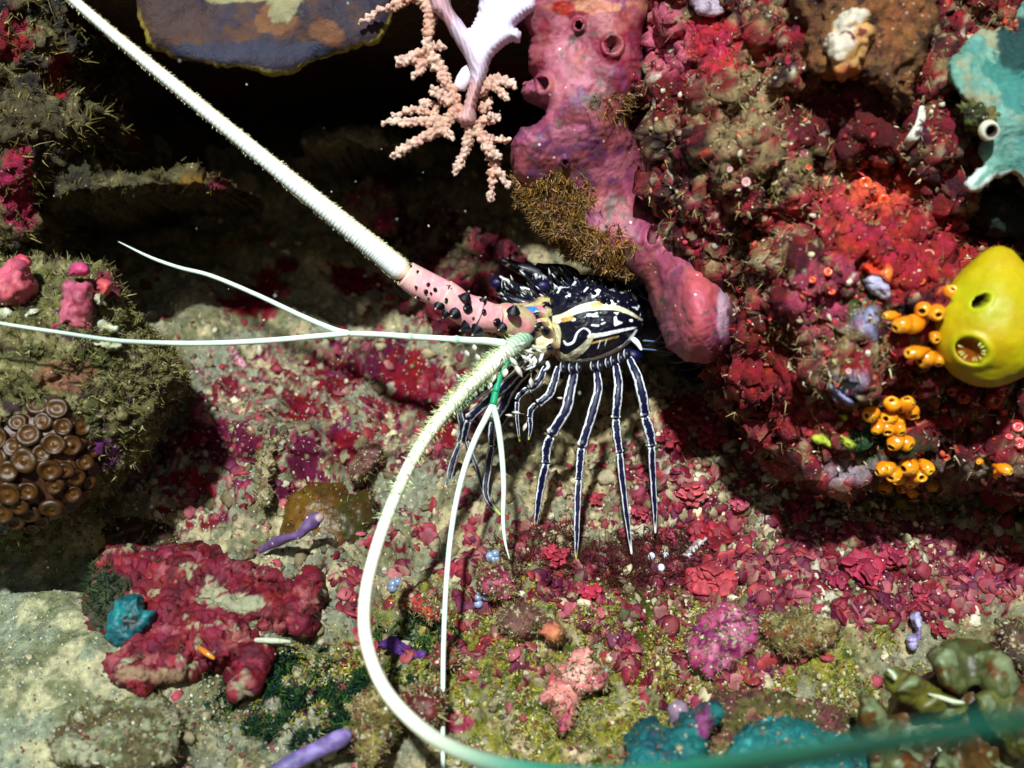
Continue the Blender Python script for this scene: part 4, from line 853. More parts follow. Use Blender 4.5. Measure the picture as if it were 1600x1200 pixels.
# brown sponge with its white crest
V, F, o = blob_thing('brown_sponge', 'smooth brown sponge mound with small pores at the top right', 'sponge', [(1245, -60), (1248, 20), (1262, 60), (1258, 95), (1290, 120), (1330, 130), (1360, 150), (1400, 172), (1428, 150), (1440, 100), (1455, 50), (1462, -60), (1350, -100)], RD(1350, 80)+.08, .32, 60, c(112, 72, 42),
    [('n', c(135, 85, 45), 2.5, .1, .2, 301), ('n', c(70, 40, 30), 6, .28, .05, 302), ('a', c(165, 90, 45), 1300, 130, 35, 16, .8)], M_rock, [('f', 2.5, .10, 303), ('f', 7, .04, 304), ('f', 18, .012, 305)], jag=5, seed=91, key='bsp')
bs = depth_at('bsp', 1325, 70)
blob_thing('sponge_crest', 'knobbly cream and white lump crowning the brown sponge', 'sponge', [(1296, 70), (1300, 45), (1312, 25), (1325, 17), (1345, 28), (1360, 45), (1364, 75), (1350, 100), (1332, 118), (1312, 125), (1300, 110), (1303, 92)], bs+.02, .16, 26, c(215, 205, 185),
    [('n', c(200, 150, 90), 4, .05, .15, 306), ('n', c(120, 50, 40), 8, .28, .05, 307), ('a', c(215, 130, 80), 1325, 115, 26, 12, .8)], M_coral, [('f', 4, .09, 308), ('c', 11, .04, 309)], jag=3, seed=92, res=1.5)
# teal plate coral with pale rim
tp = empty('teal_coral', W(1570, 200, 9.3), 'pale teal leafy coral with a bright white lower rim at the right edge', 'coral')
P = [(1490, 92), (1510, 75), (1535, 50), (1560, 40), (1700, -60), (1740, 200), (1700, 330), (1640, 312), (1610, 296), (1585, 272), (1562, 276), (1545, 284), (1522, 298), (1510, 288), (1535, 262), (1530, 235), (1545, 205), (1530, 170), (1500, 150), (1484, 120)]
V, F = inflate(P, 8.38, .10, 22, res=2.2, back=.12, jag=3, seed=93, df=lambda x, y: .0011*(x-1580)*0+.10*np.sin(x/40.)+.08*np.sin(y/35.)+.0009*(250-y)); V = rough(V, F, [('f', 3, .05, 311), ('f', 22, .008, 312)])
px, py = proj(V); s_, _, _ = poly_sd(px, py, smooth_outline(P, 3, 10, 93))
C = paint(V, c(112, 160, 145), [('n', c(80, 140, 130), 3, .05, .2, 310), ('n', c(150, 150, 120), 2, .15, .15, 313), ('a', c(60, 130, 120), 1590, 120, 40, 50, .8), ('a', c(15, 60, 60), 1590, 70, 30, 50, .6)])
m = sstep(9, 3, s_)*sstep(240, 280, py); C = C*(1-m[:, None])+m[:, None]*c(225, 240, 230); build('plate', V, F, C, M_coral, tp)
blob_thing('algae_lump', 'mossy green lump with a small pale tube beside the teal coral', 'algae lump', [(1500, 172), (1510, 155), (1530, 150), (1550, 158), (1560, 178), (1552, 205), (1530, 212), (1508, 195)], 8.45, .14, 20, c(60, 75, 25), [('n', c(120, 110, 60), 6, .05, .1, 315), ('n', c(30, 25, 20), 8, .2, .05, 316)], M_rock, [('c', 14, .05, 317), ('f', 14, .05, 318)], jag=3, seed=94)
V, F, C = lathe([(.05, 0), (.07, .04), (.055, .09), (.035, .085), (.03, .02), (.001, .0)], W(1540, 203, 8.33), (.1, -1, -.3), 20, [c(190, 150, 90), c(230, 225, 190), c(235, 235, 215), c(60, 50, 40), c(20, 15, 15), c(10, 8, 8)]); o = build('worm_tube', V, F, C, M_coral); tag(o, 'short cream tube opening out of the mossy green lump', 'worm tube')
# dark hollow sponge cup right below the teal coral
blob_thing('dark_sponge', 'dark green-black rounded sponge beneath the white rimmed teal coral', 'sponge', [(1520, 330), (1530, 310), (1560, 300), (1610, 305), (1700, 320), (1710, 370), (1640, 380), (1570, 372), (1535, 360)], 9.1, .2, 30, c(22, 38, 28), [('n', c(80, 75, 40), 5, .3, .1, 320)], M_rock, [('f', 4, .06, 321)], seed=95)
# violet feathery soft coral tuft
vt = empty('feather_coral', W(1485, 240, 9.2), 'mauve tuft of pointed finger polyps below the teal coral', 'soft coral')
d0 = RD(1485, 235)-.05
V = ICO4[0]*np.array([.20, .16, .22])+W(1487, 236, d0); build('base', V, [ICO4[1]], c(110, 55, 70), M_soft, vt)
for k in range(95):
    a = rng.rand()*6.28; r_ = 46*math.sqrt(rng.rand()); x_, y_ = 1487+r_*math.cos(a), 236+r_*1.08*math.sin(a)
    p = W(x_, y_, d0-.16*math.sqrt(max(0, 1-(r_/50)**2))); ax = np.array([math.cos(a)*r_/40-.1, -.9, -math.sin(a)*r_/40-.25]); ax /= np.linalg.norm(ax)
    V, F, C = tube([p, p+ax*.07, p+ax*.13+np.array([0, 0, -.02])], [.016, .020, .006], 14, 8, lambda U, A: c(130, 60, 85)*(1-U[..., None])+c(215, 145, 160)*U[..., None]); build('polyp', V, F, C, M_soft, vt)
# thorny white oyster lip
V, F, C = tube([W(1442, 165, RD(1442, 165)-.06), W(1438, 190, RD(1438, 190)-.08), W(1428, 212, RD(1428, 212)-.08), W(1408, 236, RD(1408, 236)-.08), W(1385, 250, RD(1385, 250)-.06), W(1366, 260, RD(1366, 260)-.04)], [.02, .03, .034, .024, .02, .01], 90, 16, None, lambda U, A: .14*np.sin(U*47+A*2)*np.cos(A*3)+.1*np.sin(U*19), flat=.5)
o = build('oyster_shell', V, F, paint(V, c(225, 220, 205), [('n', c(90, 60, 70), 9, .18, .06, 325)]), M_coral); tag(o, 'wavy white shell lip curving along the dark red rock, left of the mauve tuft', 'shell')
# ---- yellow sea squirt
ys = empty('sea_squirt', W(1545, 598, 8.6), 'large smooth yellow-green sea squirt with two dark openings, one toothed', 'sea squirt')
cen = W(1546, 513, 8.32); TV, TF = ICO5
TV, TF = sub(TV, TF)
V = TV.copy(); up = np.clip(V[:, 2], 0, 1)
V[:, 0] *= 1-.10*up**2; rad = np.array([.37, .34, .372]); V = V*rad; V[:, 2] += .16*np.clip(TV[:, 2], 0, 1)**3; V[:, 0] += .06*np.clip(TV[:, 2], 0, 1)**2
V = V+cen; N = normals(V, [TF]); V = V+N*(.025*fbm(V, 2.2, 2, 331)+.006*fbm(V, 9, 3, 335))[:, None]
px, py = proj(V); C = np.tile(c(178, 172, 20), (len(V), 1)); C = paint(V, c(188, 158, 6), [('n', c(172, 160, 10), 1.8, -.05, .4, 332), ('n', c(180, 148, 8), 3, .1, .4, 333)]); gt = np.exp(-(((px-1535)/55)**2+((py-475)/45)**2))[:, None]*.55; C = C*(1-gt)+gt*c(160, 178, 15)
fr = N[:, 1] < 0
def hole(cx, cy, rx, ry, rot, depth_, lip, dark, rimc):
    global V, C
    ca, sa = math.cos(rot), math.sin(rot); dx, dy = px-cx, py-cy
    r = np.sqrt(((dx*ca+dy*sa)/rx)**2+((-dx*sa+dy*ca)/ry)**2)*np.where(fr, 1, 99)
    V = V+np.array([0, -1, 0])*(lip*np.exp(-((r-1.35)/.3)**2))[:, None]+np.array([0, 1., 0])*(depth_*sstep(1.15, .75, r))[:, None]
    m = sstep(1.9, 1.2, r)*sstep(.9, 1.05, r); C = C*(1-.35*m[:, None])+.35*m[:, None]*rimc
    m = sstep(1.08, .96, r); C = C*(1-m[:, None])+m[:, None]*dark
hole(1533, 470, 15, 8.5, -.55, .12, .008, c(40, 25, 8), c(150, 185, 20))
hole(1517, 548, 24, 18, .45, .10, .02, c(135, 72, 8), c(170, 200, 30))
build('body', V, [TF], C, M_smooth, ys)
for k in range(11):
    a = -1.2+4.6*k/11+.12*rng.randn(); x_, y_ = 1518+math.cos(a)*22*math.cos(.35)-math.sin(a)*16.5*math.sin(.35), 547+math.cos(a)*22*math.sin(.35)+math.sin(a)*16.5*math.cos(.35)
    p = W(x_, y_, 8.00); ax = np.array([1518-x_, -9, -(547-y_)])
    v, f, cc = lathe([(.006, 0), (.004, .012+.01*rng.rand()), (.001, .030)], p, ax, 6, [c(210, 220, 80), c(225, 230, 120), c(240, 240, 160)]); build('tooth', v, f, cc, M_smooth, ys)
# ---- orange tunicate colonies
OR = c(235, 140, 18); OR2 = c(240, 165, 40)
def zooid(x, y, d, ax, s, ln, parent, tint=OR, holes=True):
    ax = np.asarray(ax, float); ax /= np.linalg.norm(ax); s = s*K*d; ln = ln*K*d; p = W(x, y, d); base = p-ax*ln
    prof = [(.30*s, -.1*ln), (.5*s, .08*ln), (.85*s, .3*ln), (1.0*s, .55*ln), (.97*s, .75*ln), (.78*s, .92*ln), (.58*s, 1.0*ln), (.46*s, 1.04*ln), (.36*s, 1.02*ln), (.30*s, .95*ln), (.26*s, .80*ln), (.001, .72*ln)]
    dk = c(110, 40, 8)
    cols = [tint*.7, tint*.8, tint*.9, tint, tint*1.02, tint*1.05, OR2/OR*tint*1.1, OR2/OR*tint*1.25, OR2/OR*tint, dk*1.6, dk, dk*.5]
    if tint[0] < .3: cols = [q*1.0 for q in cols]
    V, F, C = lathe(prof, base, ax, 20, cols, squash=.9); V = V+normals(V, F)*(.013*fbm(V, 11, 2, 7))[:, None]; C = C*(.92+.25*fbm(V, 12, 2, 8))[:, None]
    z = build('zooid', V, F, C, M_tun, parent)
    if holes:      # side opening
        sd = np.cross(ax, [rng.randn()*.3, -.2, 1]); sd /= np.linalg.norm(sd); sd = sd*np.sign(-sd[2]+.01)
        q = base+ax*ln*.82+sd*s*.72; a2_ = ax*.6+sd
        V, F, C = lathe([(.30*s, -.15*s), (.27*s, .12*s), (.22*s, .2*s), (.14*s, .17*s), (.12*s, .05*s), (.001, 0)], q, a2_, 14, [tint, tint*1.05, OR2/OR*tint*1.2, dk, dk*.6, dk*.4]); build('siphon', V, F, C, M_tun, z)
def colony(label, zs, tint=OR, dd=.0, name='tunicate_colony'):
    mx, my = np.mean([z[0] for z in zs]), np.max([z[1] for z in zs])
    d0 = RD(mx, my); pr = empty(name, W(mx, my, d0), label, 'tunicates', 'tunicate colonies on the reef rock')
    for x, y, s, ln, ax, ay in zs:
        d = RD(x, y)-.13+dd; zooid(x+rng.randn(), y+rng.randn(), d, (ax*1.2+.25*rng.randn(), -.75, -ay*1.2-.15+.25*rng.randn()), s*(1.15+.25*rng.rand()), ln*(1.05+.25*rng.rand()), pr, tint*(.92+.16*rng.rand()))
    return pr
colony('orange tunicates spreading from the left side of the yellow sea squirt', [(1440, 484, 12, 22, -.3, .1), (1466, 463, 13, 24, -.2, -.3), (1488, 452, 10, 20, 0, -.4), (1468, 492, 12, 24, -.2, .3), (1484, 475, 10, 20, .1, -.2),
    (1382, 497, 8, 24, -2.4, .1), (1398, 514, 11, 30, -1.6, .8), (1412, 509, 12, 34, -1.8, .3), (1392, 538, 10, 26, -1.2, 1.0), (1400, 545, 9, 24, -1.0, .7), (1418, 552, 11, 34, -1.6, .1), (1436, 565, 12, 30, -1.3, .6), (1448, 569, 12, 26, -.7, .8), (1466, 570, 8, 20, -.2, 1.0), (1464, 530, 8, 18, -.3, .3)], dd=-.08)
colony('dense bunch of orange tunicates on the rock between two other orange bunches', [(1372, 622, 15, 28, -.5, -.6), (1355, 650, 10, 22, -1, .1), (1372, 668, 10, 22, -.8, .8), (1394, 626, 11, 20, -.2, -.2), (1417, 622, 11, 20, .1, -.2), (1409, 641, 10, 18, 0, .1), (1427, 652, 10.5, 20, .3, .2), (1382, 653, 11, 22, -.2, .3),
    (1404, 663, 12, 24, .1, .2), (1389, 675, 11, 26, -.2, .4), (1393, 700, 11, 28, -.6, .8), (1423, 698, 12, 26, .2, .6), (1368, 676, 7, 18, -.7, .8), (1410, 676, 9, 20, .2, .4)], dd=-.08)
colony('lowest orange tunicate bunch hanging under the lip of the red rock', [(1372, 738, 10, 24, -1.2, .4), (1388, 732, 11, 22, -.6, -.1), (1380, 768, 11, 24, -.8, 1.0), (1400, 752, 12, 30, -.8, .5), (1413, 734, 14, 30, -.8, .1), (1423, 760, 11, 28, -.2, .9), (1441, 746, 12, 30, -.1, .3), (1456, 765, 10, 36, .1, 1.3), (1407, 770, 7, 18, -.3, 1.0), (1428, 775, 9, 20, 0, 1.0), (1392, 748, 10, 22, -.5, .5), (1453, 738, 9, 24, .3, .5)], dd=-.08)
colony('small group of four yellow-orange tunicates near the lower right edge', [(1550, 720, 11, 20, -.2, -.1), (1561, 745, 8, 18, .1, .5), (1579, 738, 8, 22, .8, .3), (1562, 733, 4.5, 12, .1, .2), (1530, 723, 4, 12, -.6, 0)], dd=-.05)
colony('dark red tunicates in the shade beneath the yellow sea squirt', [(1558, 628, 12, 18, 0, .1), (1547, 607, 9, 18, 0, 0), (1530, 612, 9, 20, -.4, 0), (1505, 618, 8, 20, -.5, 0), (1572, 612, 9, 16, .3, 0), (1485, 612, 7, 16, -.6, 0), (1570, 648, 6, 12, .2, .4)], tint=c(150, 35, 15), dd=-.1)
# ---- orange-red lobed sponge over a white one, and small cups
d0 = RD(1370, 425)
blob_thing('orange_sponge', 'bright orange two-lobed sponge sitting on a whitish lump in the red area', 'sponge', [(1350, 418), (1354, 412), (1366, 418), (1376, 422), (1386, 412), (1395, 416), (1394, 432), (1390, 442), (1375, 432), (1360, 430)], d0-.05, .09, 9, c(232, 75, 35), [('n', c(240, 120, 60), 6, .1, .1, 340)], M_tun, [('f', 9, .02, 341)], seed=97, res=1.4, jag=1)
blob_thing('white_sponge', 'knobbly bluish white lump directly under the orange two-lobed sponge', 'sponge', [(1352, 440), (1362, 432), (1376, 434), (1390, 444), (1393, 458), (1384, 466), (1366, 456), (1354, 448)], d0-.05, .10, 12, c(190, 185, 215), [('n', c(225, 225, 235), 8, .1, .1, 342)], M_coral, [('f', 9, .03, 343), ('c', 22, .02, 344)], seed=98, res=1.4, jag=2)
cups = [(1350, 285, 11, 0), (1380, 312, 9, 0), (1450, 395, 9, 2), (1296, 394, 6, 0), (1284, 395, 4, 0), (1273, 398, 4, 0), (1294, 426, 7, 0), (1304, 426, 5, 0), (1322, 431, 7, 0), (1330, 441, 7, 0), (1270, 437, 6, 0), (1265, 409, 5, 2), (1300, 457, 6, 0), (1262, 471, 6, 0), (1187, 485, 6, 1), (1437, 438, 9, 0), (1467, 440, 9, 0), (1127, 340, 7, 0), (1262, 262, 6, 0),
        (1218, 553, 6, 0), (1293, 627, 8, 1), (1302, 648, 7, 0), (1336, 645, 5, 1), (1497, 655, 5, 0), (1272, 568, 5, 0), (1326, 576, 5, 1), (1476, 641, 5, 0), (1343, 668, 5, 3), (1323, 702, 6, 3), (1475, 712, 9, 0), (1443, 662, 5, 1), (1560, 670, 8, 1), (1590, 668, 9, 1), (1575, 684, 8, 1), (1570, 700, 9, 1), (1592, 692, 9, 1), (1555, 690, 6, 0), (1540, 640, 5, 0)]
tin = [c(228, 92, 50), c(222, 90, 90), c(225, 150, 130), c(140, 25, 60)]
for x_, y_, s, ti in cups:
    d = RD(x_, y_)-.03; p = W(x_, y_, d); s = s*K*d; t_ = tin[ti]*(.85+.3*rng.rand())
    V, F, C = lathe([(.5*s, -.8*s), (.8*s, -.2*s), (1.0*s, .3*s), (.95*s, .6*s), (.72*s, .75*s), (.5*s, .6*s), (.3*s, .42*s), (.001, .4*s)], p, [rng.randn()*.5, -1, -.2+.4*rng.randn()], 18, [t_*.6, t_*.8, t_, t_*1.1, t_*1.3, t_, t_*.7, t_*.5], squash=.6+.5*rng.rand())
    V = V+normals(V, F)*(.15*s*fbm(V, 9, 2, 9))[:, None]; o = build('cup_squirt', V, F, C, M_tun)
    tag(o, ['large ' if s/K/d > 7.5 else 'tiny ' if s/K/d < 5.2 else 'small '][0]+['orange', 'salmon pink', 'pale peach', 'wine red'][ti]+' cup squirt '+where(x_, y_), 'tunicate', 'little cup squirts on the reef rock')
for x_, y_, s in ((1165, 285, 8), (1164, 305, 8), (1140, 265, 5), (1325, 580, 5), (1288, 255, 4)):
    pr_ = W(x_, y_, RD(x_, y_)-.05); pts_ = []
    for k in range(14):
        a = 6.28*k/14; s2 = s*K*9.2; ax = np.array([math.cos(a), -.8, math.sin(a)])
        v, f, cc = lathe([(.15*s2, .1*s2), (.2*s2, .6*s2), (.12*s2, 1.0*s2), (.001, 1.05*s2)], pr_, ax, 7, [c(190, 100, 95), c(225, 150, 140), c(240, 200, 190), c(245, 220, 210)]); pts_.append((v, f, cc))
    pts_.append((ICO2[0]*s*K*9.2*.5+pr_, [ICO2[1]], c(215, 120, 110))); V, F, C = join(pts_)
    o = build('cup_coral', V, F, C, M_tun); tag(o, 'pink flower-like polyp on the red rock, '+{1165: 'upper of the close pair', 1164: 'lower of the close pair', 1140: 'small one beside the close pair', 1325: 'above the blue film sponge', 1288: 'smallest, left of the tan nodule'}[x_], 'polyp', 'little flower polyps')
# blue-white little sea squirt on the pink sponge edge
bt = empty('blue_squirt', W(1084, 408, 9.3), 'tiny translucent blue and white squirt at the right edge of the hanging pink sponge', 'tunicate')
V, F, C = lathe([(.012, -.02), (.03, .0), (.045, .04), (.035, .09), (.012, .12), (.001, .125)], W(1083, 403, 9.3), (.25, -.3, 1), 16, [WHITE, c(120, 170, 215), c(90, 150, 210), c(150, 195, 230), WHITE, WHITE]); build('body', V, F, C, M_tun, bt)
V, F, C = lathe([(.020, -.02), (.034, .0), (.030, .02), (.020, .01), (.001, -.02)], W(1083, 407, 9.2), (0, -1, -.2), 18, [c(120, 160, 200), WHITE, WHITE, c(20, 30, 60), c(10, 10, 30)]); build('siphon', V, F, C, M_tun, bt)
# small bits: yellow squirt, blueish sponge film, brown tube under the lowest bunch
for k, (P, dz, col, lab, R) in enumerate((([(1023, 158), (1030, 150), (1041, 158), (1036, 166), (1026, 166)], -.03, c(190, 185, 60), 'tiny bright yellow lump between the pink sponge and the red rock', 5),
        ([(1268, 685), (1285, 678), (1303, 690), (1302, 702), (1285, 698)], -.04, c(185, 200, 60), 'chartreuse sponge patch at the lower edge of the red rock', 7), ([(1313, 680), (1325, 684), (1338, 696), (1330, 702), (1316, 694)], -.04, c(180, 190, 60), 'second chartreuse sponge patch, nearer the orange tunicates', 6), ([(1311, 650), (1320, 646), (1328, 650), (1320, 656)], -.03, c(200, 210, 50), 'smallest chartreuse sponge spot, beside an orange cup', 4),
        ([(1078, -20), (1085, 12), (1095, 25), (1120, 28), (1135, 15), (1140, -20)], -.1, c(195, 175, 195), 'pale lilac round sponge at the top edge above the red rock', 22), ([(1180, 462), (1190, 458), (1197, 466), (1192, 478), (1182, 474)], -.04, c(220, 225, 205), 'small white lump on the rock right of the sponge tip', 6),
        ([(1183, 528), (1200, 535), (1218, 548), (1212, 556), (1196, 548), (1184, 538)], -.02, c(150, 155, 200), 'bluish film sponge on a ledge right of the sponge tip', 7), ([(1292, 592), (1305, 600), (1325, 618), (1338, 628), (1328, 634), (1305, 618), (1293, 604)], -.02, c(155, 155, 200), 'bluish grey film sponge up left of the orange tunicates', 8),
        ([(1398, 785), (1412, 775), (1420, 785), (1431, 790), (1428, 802), (1405, 800)], .1, c(135, 125, 60), 'drab olive stub hanging under the lowest orange tunicates', 8), ([(1395, 266), (1410, 258), (1430, 262), (1426, 280), (1410, 290), (1394, 284)], -.05, c(165, 155, 110), 'pale tan nodule on the red rock below the white shell lip', 9),
        ([(1130, 535), (1142, 530), (1152, 540), (1152, 560), (1142, 566), (1132, 552)], 0.1, c(150, 70, 80), 'small dusky pink sponge nub right of the sponge tip', 9))):
    mx, my = np.mean(P, 0); blob_thing('sponge_patch', lab, 'sponge', P, RD(mx, my)+dz+.03, .07, R, col, [('n', col*.6, 7, .2, .1, 350+k)], M_coral, [('f', 9, .02, 360+k)], seed=100+k, res=1.3, jag=1.5)

# ================================================================== ON THE SLOPE
def FD(x, y): return depth_at('floor', x, y, 6)
SB = []
def slope_blob(name, lab, cat, P, th, R, col, layers, mat, rl=(), dz=0, tilt=.0, **kw):
    mx, my = np.mean(P, 0); d = FD(mx, my)
    q = blob_thing(name, lab, cat, P, d+dz, th, R, col, layers, mat, rl, df=lambda x, y: .0055*(my-y)*1.0*(1-tilt), **kw); SB.append(q); return q
cb = depth_at('crim', 205, 968)
blob_thing('teal_sponge', 'dark teal round sponge disc on the left end of the crimson crusted stone', 'sponge', [(170, 1002), (168, 985), (178, 955), (182, 938), (200, 930), (218, 934), (225, 950), (238, 958), (235, 975), (222, 988), (205, 1000), (188, 1010)], cb+.0, .09, 14, c(15, 85, 95), [('a', c(40, 50, 50), 202, 970, 12, 14, .4), ('n', c(20, 120, 125), 4, .15, .1, 401)], M_sponge, [('f', 5, .04, 402), ('r', 12, .012, 403)], res=1.5, seed=120)
V, F, C = tube([W(310, 1012, 8.9), W(322, 1020, 8.82), (W(336, 1030, 8.8))], [.02, .022, .012], 20, 10, lambda U, A: np.tile(c(190, 120, 40), U.shape+(1,))); o = build('yellow_stub', V, F, C, M_tun); tag(o, 'thin ochre stick poking out of the crimson crusted stone', 'sponge stub')
V, F, C = tube([W(396, 1000, 8.95), W(425, 1001, 8.95), (W(456, 1003, 9.0))], [.015, .022, .012], 20, 10, lambda U, A: np.tile(c(200, 205, 180), U.shape+(1,))); o = build('shell_splinter', V, F, C, M_coral); tag(o, 'thin white splinter at the right end of the crimson stone', 'shell fragment')
slope_blob('brown_coral', 'flat brown rounded coral just above the crimson crusted stone', 'coral', [(163, 835), (172, 815), (195, 806), (225, 808), (258, 815), (268, 840), (262, 862), (215, 866), (180, 862)], .10, 22, c(88, 62, 38), [('n', c(60, 42, 35), 5, .05, .15, 404)], M_brown, [('f', 5, .03, 405), ('c', 20, .015, 406)], dz=-.1, tilt=.4, seed=121)
slope_blob('mushroom_coral', 'large smooth olive brown domed coral lying left of the curved antenna', 'coral', [(440, 815), (448, 785), (472, 762), (505, 752), (535, 758), (548, 772), (578, 768), (586, 790), (582, 820), (565, 848), (530, 866), (490, 860), (455, 850), (440, 838)], .22, 60, c(112, 76, 22), [('a', c(75, 68, 25), 560, 815, 32, 45, .5), ('n', c(85, 60, 18), 4, .1, .15, 407), ('a', c(130, 92, 25), 480, 800, 34, 34, .6)], M_brown, [('f', 4, .03, 408), ('r', 22, .006, 409)], dz=-.12, tilt=.55, seed=122)
dd = FD(480, 830)-.42
V, F, C = tube([W(404, 862, dd+.3), W(425, 850, dd+.2), W(450, 840, dd+.05), W(468, 835, dd), W(478, 825, dd), W(492, 812, dd), W(506, 806, dd)], [.022, .035, .035, .028, .045, .055, .035], 70, 16, None, lambda U, A: .12*np.sin(U*22)*np.cos(A*2)); o = build('finger_sponge', V, F, paint(rough(V, F, [('f', 8, .02, 409), ('f', 24, .01, 412)]), c(105, 78, 125), [('n', c(90, 60, 110), 6, .1, .1, 410), ('a', c(190, 160, 160), 500, 808, 8, 8, .5)]), M_sponge); tag(o, 'knotted violet finger sponge lying across the olive domed coral', 'sponge')
dd = FD(500, 1165)-.25
V, F, C = tube([W(420, 1215, dd-.1), W(460, 1190, dd-.05), W(500, 1170, dd), W(530, 1155, dd), W(549, 1146, dd+.05)], [.05, .055, .062, .06, .035], 50, 16, None, lambda U, A: .06*np.sin(U*9)); o = build('finger_sponge', V, F, paint(rough(V, F, [('f', 6, .02, 409), ('f', 24, .008, 412)]), c(98, 84, 138), [('n', c(140, 120, 180), 4, .1, .15, 411)]), M_sponge); tag(o, 'smooth violet finger sponge at the bottom edge, left of the antenna curve', 'sponge')
slope_blob('crust_disc', 'round sandy dead coral disc half buried in the silt at bottom left', 'dead coral', [(78, 1150), (90, 1115), (120, 1092), (165, 1085), (220, 1090), (265, 1100), (285, 1125), (280, 1160), (262, 1190), (200, 1200), (130, 1195), (92, 1185)], .14, 30, c(140, 145, 112), [('n', c(95, 90, 60), 4, .12, .1, 412), ('n', c(165, 165, 135), 6, .15, .1, 413)], M_sand, [('f', 3, .05, 414), ('f', 10, .025, 415)], dz=-.1, seed=123)
slope_blob('stone', 'yellowish rounded stone touching the bottom curve of the antenna', 'stone', [(552, 1110), (565, 1085), (595, 1078), (625, 1095), (628, 1130), (610, 1160), (590, 1195), (560, 1200), (552, 1160)], .2, 35, c(150, 135, 75), [('n', c(95, 90, 40), 4, .05, .15, 416), ('n', c(180, 160, 110), 7, .2, .1, 417)], M_sand, [('f', 4, .06, 418), ('f', 12, .03, 419)], dz=-.15, tilt=.4, seed=124)
slope_blob('maroon_sponge', 'dark maroon sponge mound crossed by the thin straight antennule near the bottom', 'sponge', [(625, 1090), (640, 1076), (665, 1070), (692, 1078), (700, 1100), (692, 1122), (668, 1135), (640, 1120)], .14, 28, c(78, 22, 22), [('n', c(110, 35, 40), 5, .1, .15, 420)], M_sponge, [('f', 5, .03, 421)], dz=-.1, tilt=.4, seed=125)
slope_blob('brown_sponge', 'fleshy brown mushroom-like sponge low in the middle of the slope', 'sponge', [(775, 975), (780, 958), (800, 945), (825, 940), (845, 955), (855, 970), (835, 985), (812, 998), (788, 990)], .12, 20, c(120, 82, 72), [('n', c(90, 60, 55), 5, .1, .15, 422)], M_coral, [('f', 5, .03, 423)], dz=-.1, tilt=.5, seed=126)
slope_blob('coral_stub', 'orange pink nub to the right of the fleshy brown sponge', 'coral', [(842, 990), (850, 972), (866, 970), (880, 982), (876, 1000), (858, 1004)], .1, 15, c(200, 120, 85), [('n', c(150, 80, 60), 5, .1, .15, 424)], M_coral, [('f', 7, .03, 425)], dz=-.1, tilt=.5, seed=127)
slope_blob('pink_crust', 'large pale pink knobbly crust low in the centre right of the thin antennule', 'coralline alga', [(850, 1060), (870, 1040), (890, 1025), (905, 1010), (925, 1015), (928, 1035), (945, 1050), (940, 1075), (915, 1082), (905, 1105), (890, 1140), (872, 1140), (868, 1110), (852, 1095), (858, 1075)], .15, 24, c(215, 135, 125), [('n', c(180, 75, 95), 3.5, .1, .15, 426), ('n', c(235, 175, 160), 6, .2, .1, 427)], M_alga, [('f', 4, .07, 428), ('f', 11, .035, 429)], dz=-.08, tilt=.3, seed=128, jag=5)
slope_blob('pink_crust', 'violet pink bumpy crust left of the brown turf mound', 'coralline alga', [(1070, 1010), (1085, 975), (1110, 950), (1150, 935), (1185, 942), (1190, 980), (1175, 1010), (1140, 1030), (1150, 1048), (1120, 1052), (1085, 1040)], .16, 30, c(165, 60, 105), [('n', c(190, 110, 140), 3.5, .1, .15, 430), ('n', c(120, 35, 85), 6, .15, .1, 431)], M_alga, [('f', 4, .08, 432), ('c', 10, .05, 433)], dz=-.08, tilt=.3, seed=129, jag=5)
slope_blob('turf_mound', 'brown and golden turf mound right of the violet pink crust', 'algae lump', [(1192, 985), (1205, 962), (1240, 955), (1290, 965), (1310, 985), (1300, 1010), (1260, 1020), (1230, 1028), (1205, 1015)], .18, 40, c(120, 100, 50), [('n', c(130, 70, 25), 4, .1, .1, 434), ('n', c(160, 150, 100), 6, .15, .1, 435)], M_rock, [('f', 4, .07, 436), ('f', 12, .04, 437)], dz=-.1, tilt=.3, seed=130)
slope_blob('turf_mound', 'fuzzy brown mound between the two teal corals at the bottom', 'algae lump', [(1085, 1140), (1100, 1110), (1140, 1095), (1200, 1090), (1270, 1100), (1330, 1115), (1345, 1150), (1300, 1190), (1210, 1215), (1110, 1215), (1085, 1180)], .2, 50, c(135, 112, 70), [('n', c(110, 60, 60), 3, .05, .15, 438), ('n', c(90, 85, 40), 5, .1, .1, 439)], M_rock, [('f', 4, .08, 440), ('f', 12, .05, 441), ('c', 22, .02, 442)], dz=-.15, tilt=.4, seed=131)
slope_blob('teal_coral', 'folded teal coral with ribbed lobes at the bottom, left one of two', 'coral', [(978, 1215), (985, 1165), (1000, 1140), (1030, 1130), (1048, 1150), (1060, 1135), (1085, 1115), (1118, 1102), (1122, 1118), (1105, 1150), (1095, 1190), (1085, 1230), (1000, 1240)], .18, 26, c(25, 105, 105), [('n', c(20, 75, 85), 4, .05, .15, 443), ('a', c(130, 60, 110), 1100, 1130, 14, 24, .8)], M_coral, [('f', 5, .06, 444), ('r', 14, .015, 445)], dz=-.4, tilt=.3, seed=132, back=.3)
slope_blob('teal_coral', 'broad teal ribbed coral mound under the near end of the antenna', 'coral', [(1125, 1215), (1145, 1170), (1175, 1140), (1210, 1128), (1250, 1132), (1290, 1150), (1340, 1165), (1350, 1235), (1200, 1260), (1120, 1240)], .25, 60, c(30, 115, 115), [('n', c(60, 150, 145), 5, .18, .1, 446), ('n', c(15, 80, 90), 4, .15, .1, 447)], M_coral, [('f', 5, .05, 448), ('r', 16, .02, 449)], dz=-.55, tilt=.4, seed=133, back=.3)
dd = FD(1060, 1120)-.35
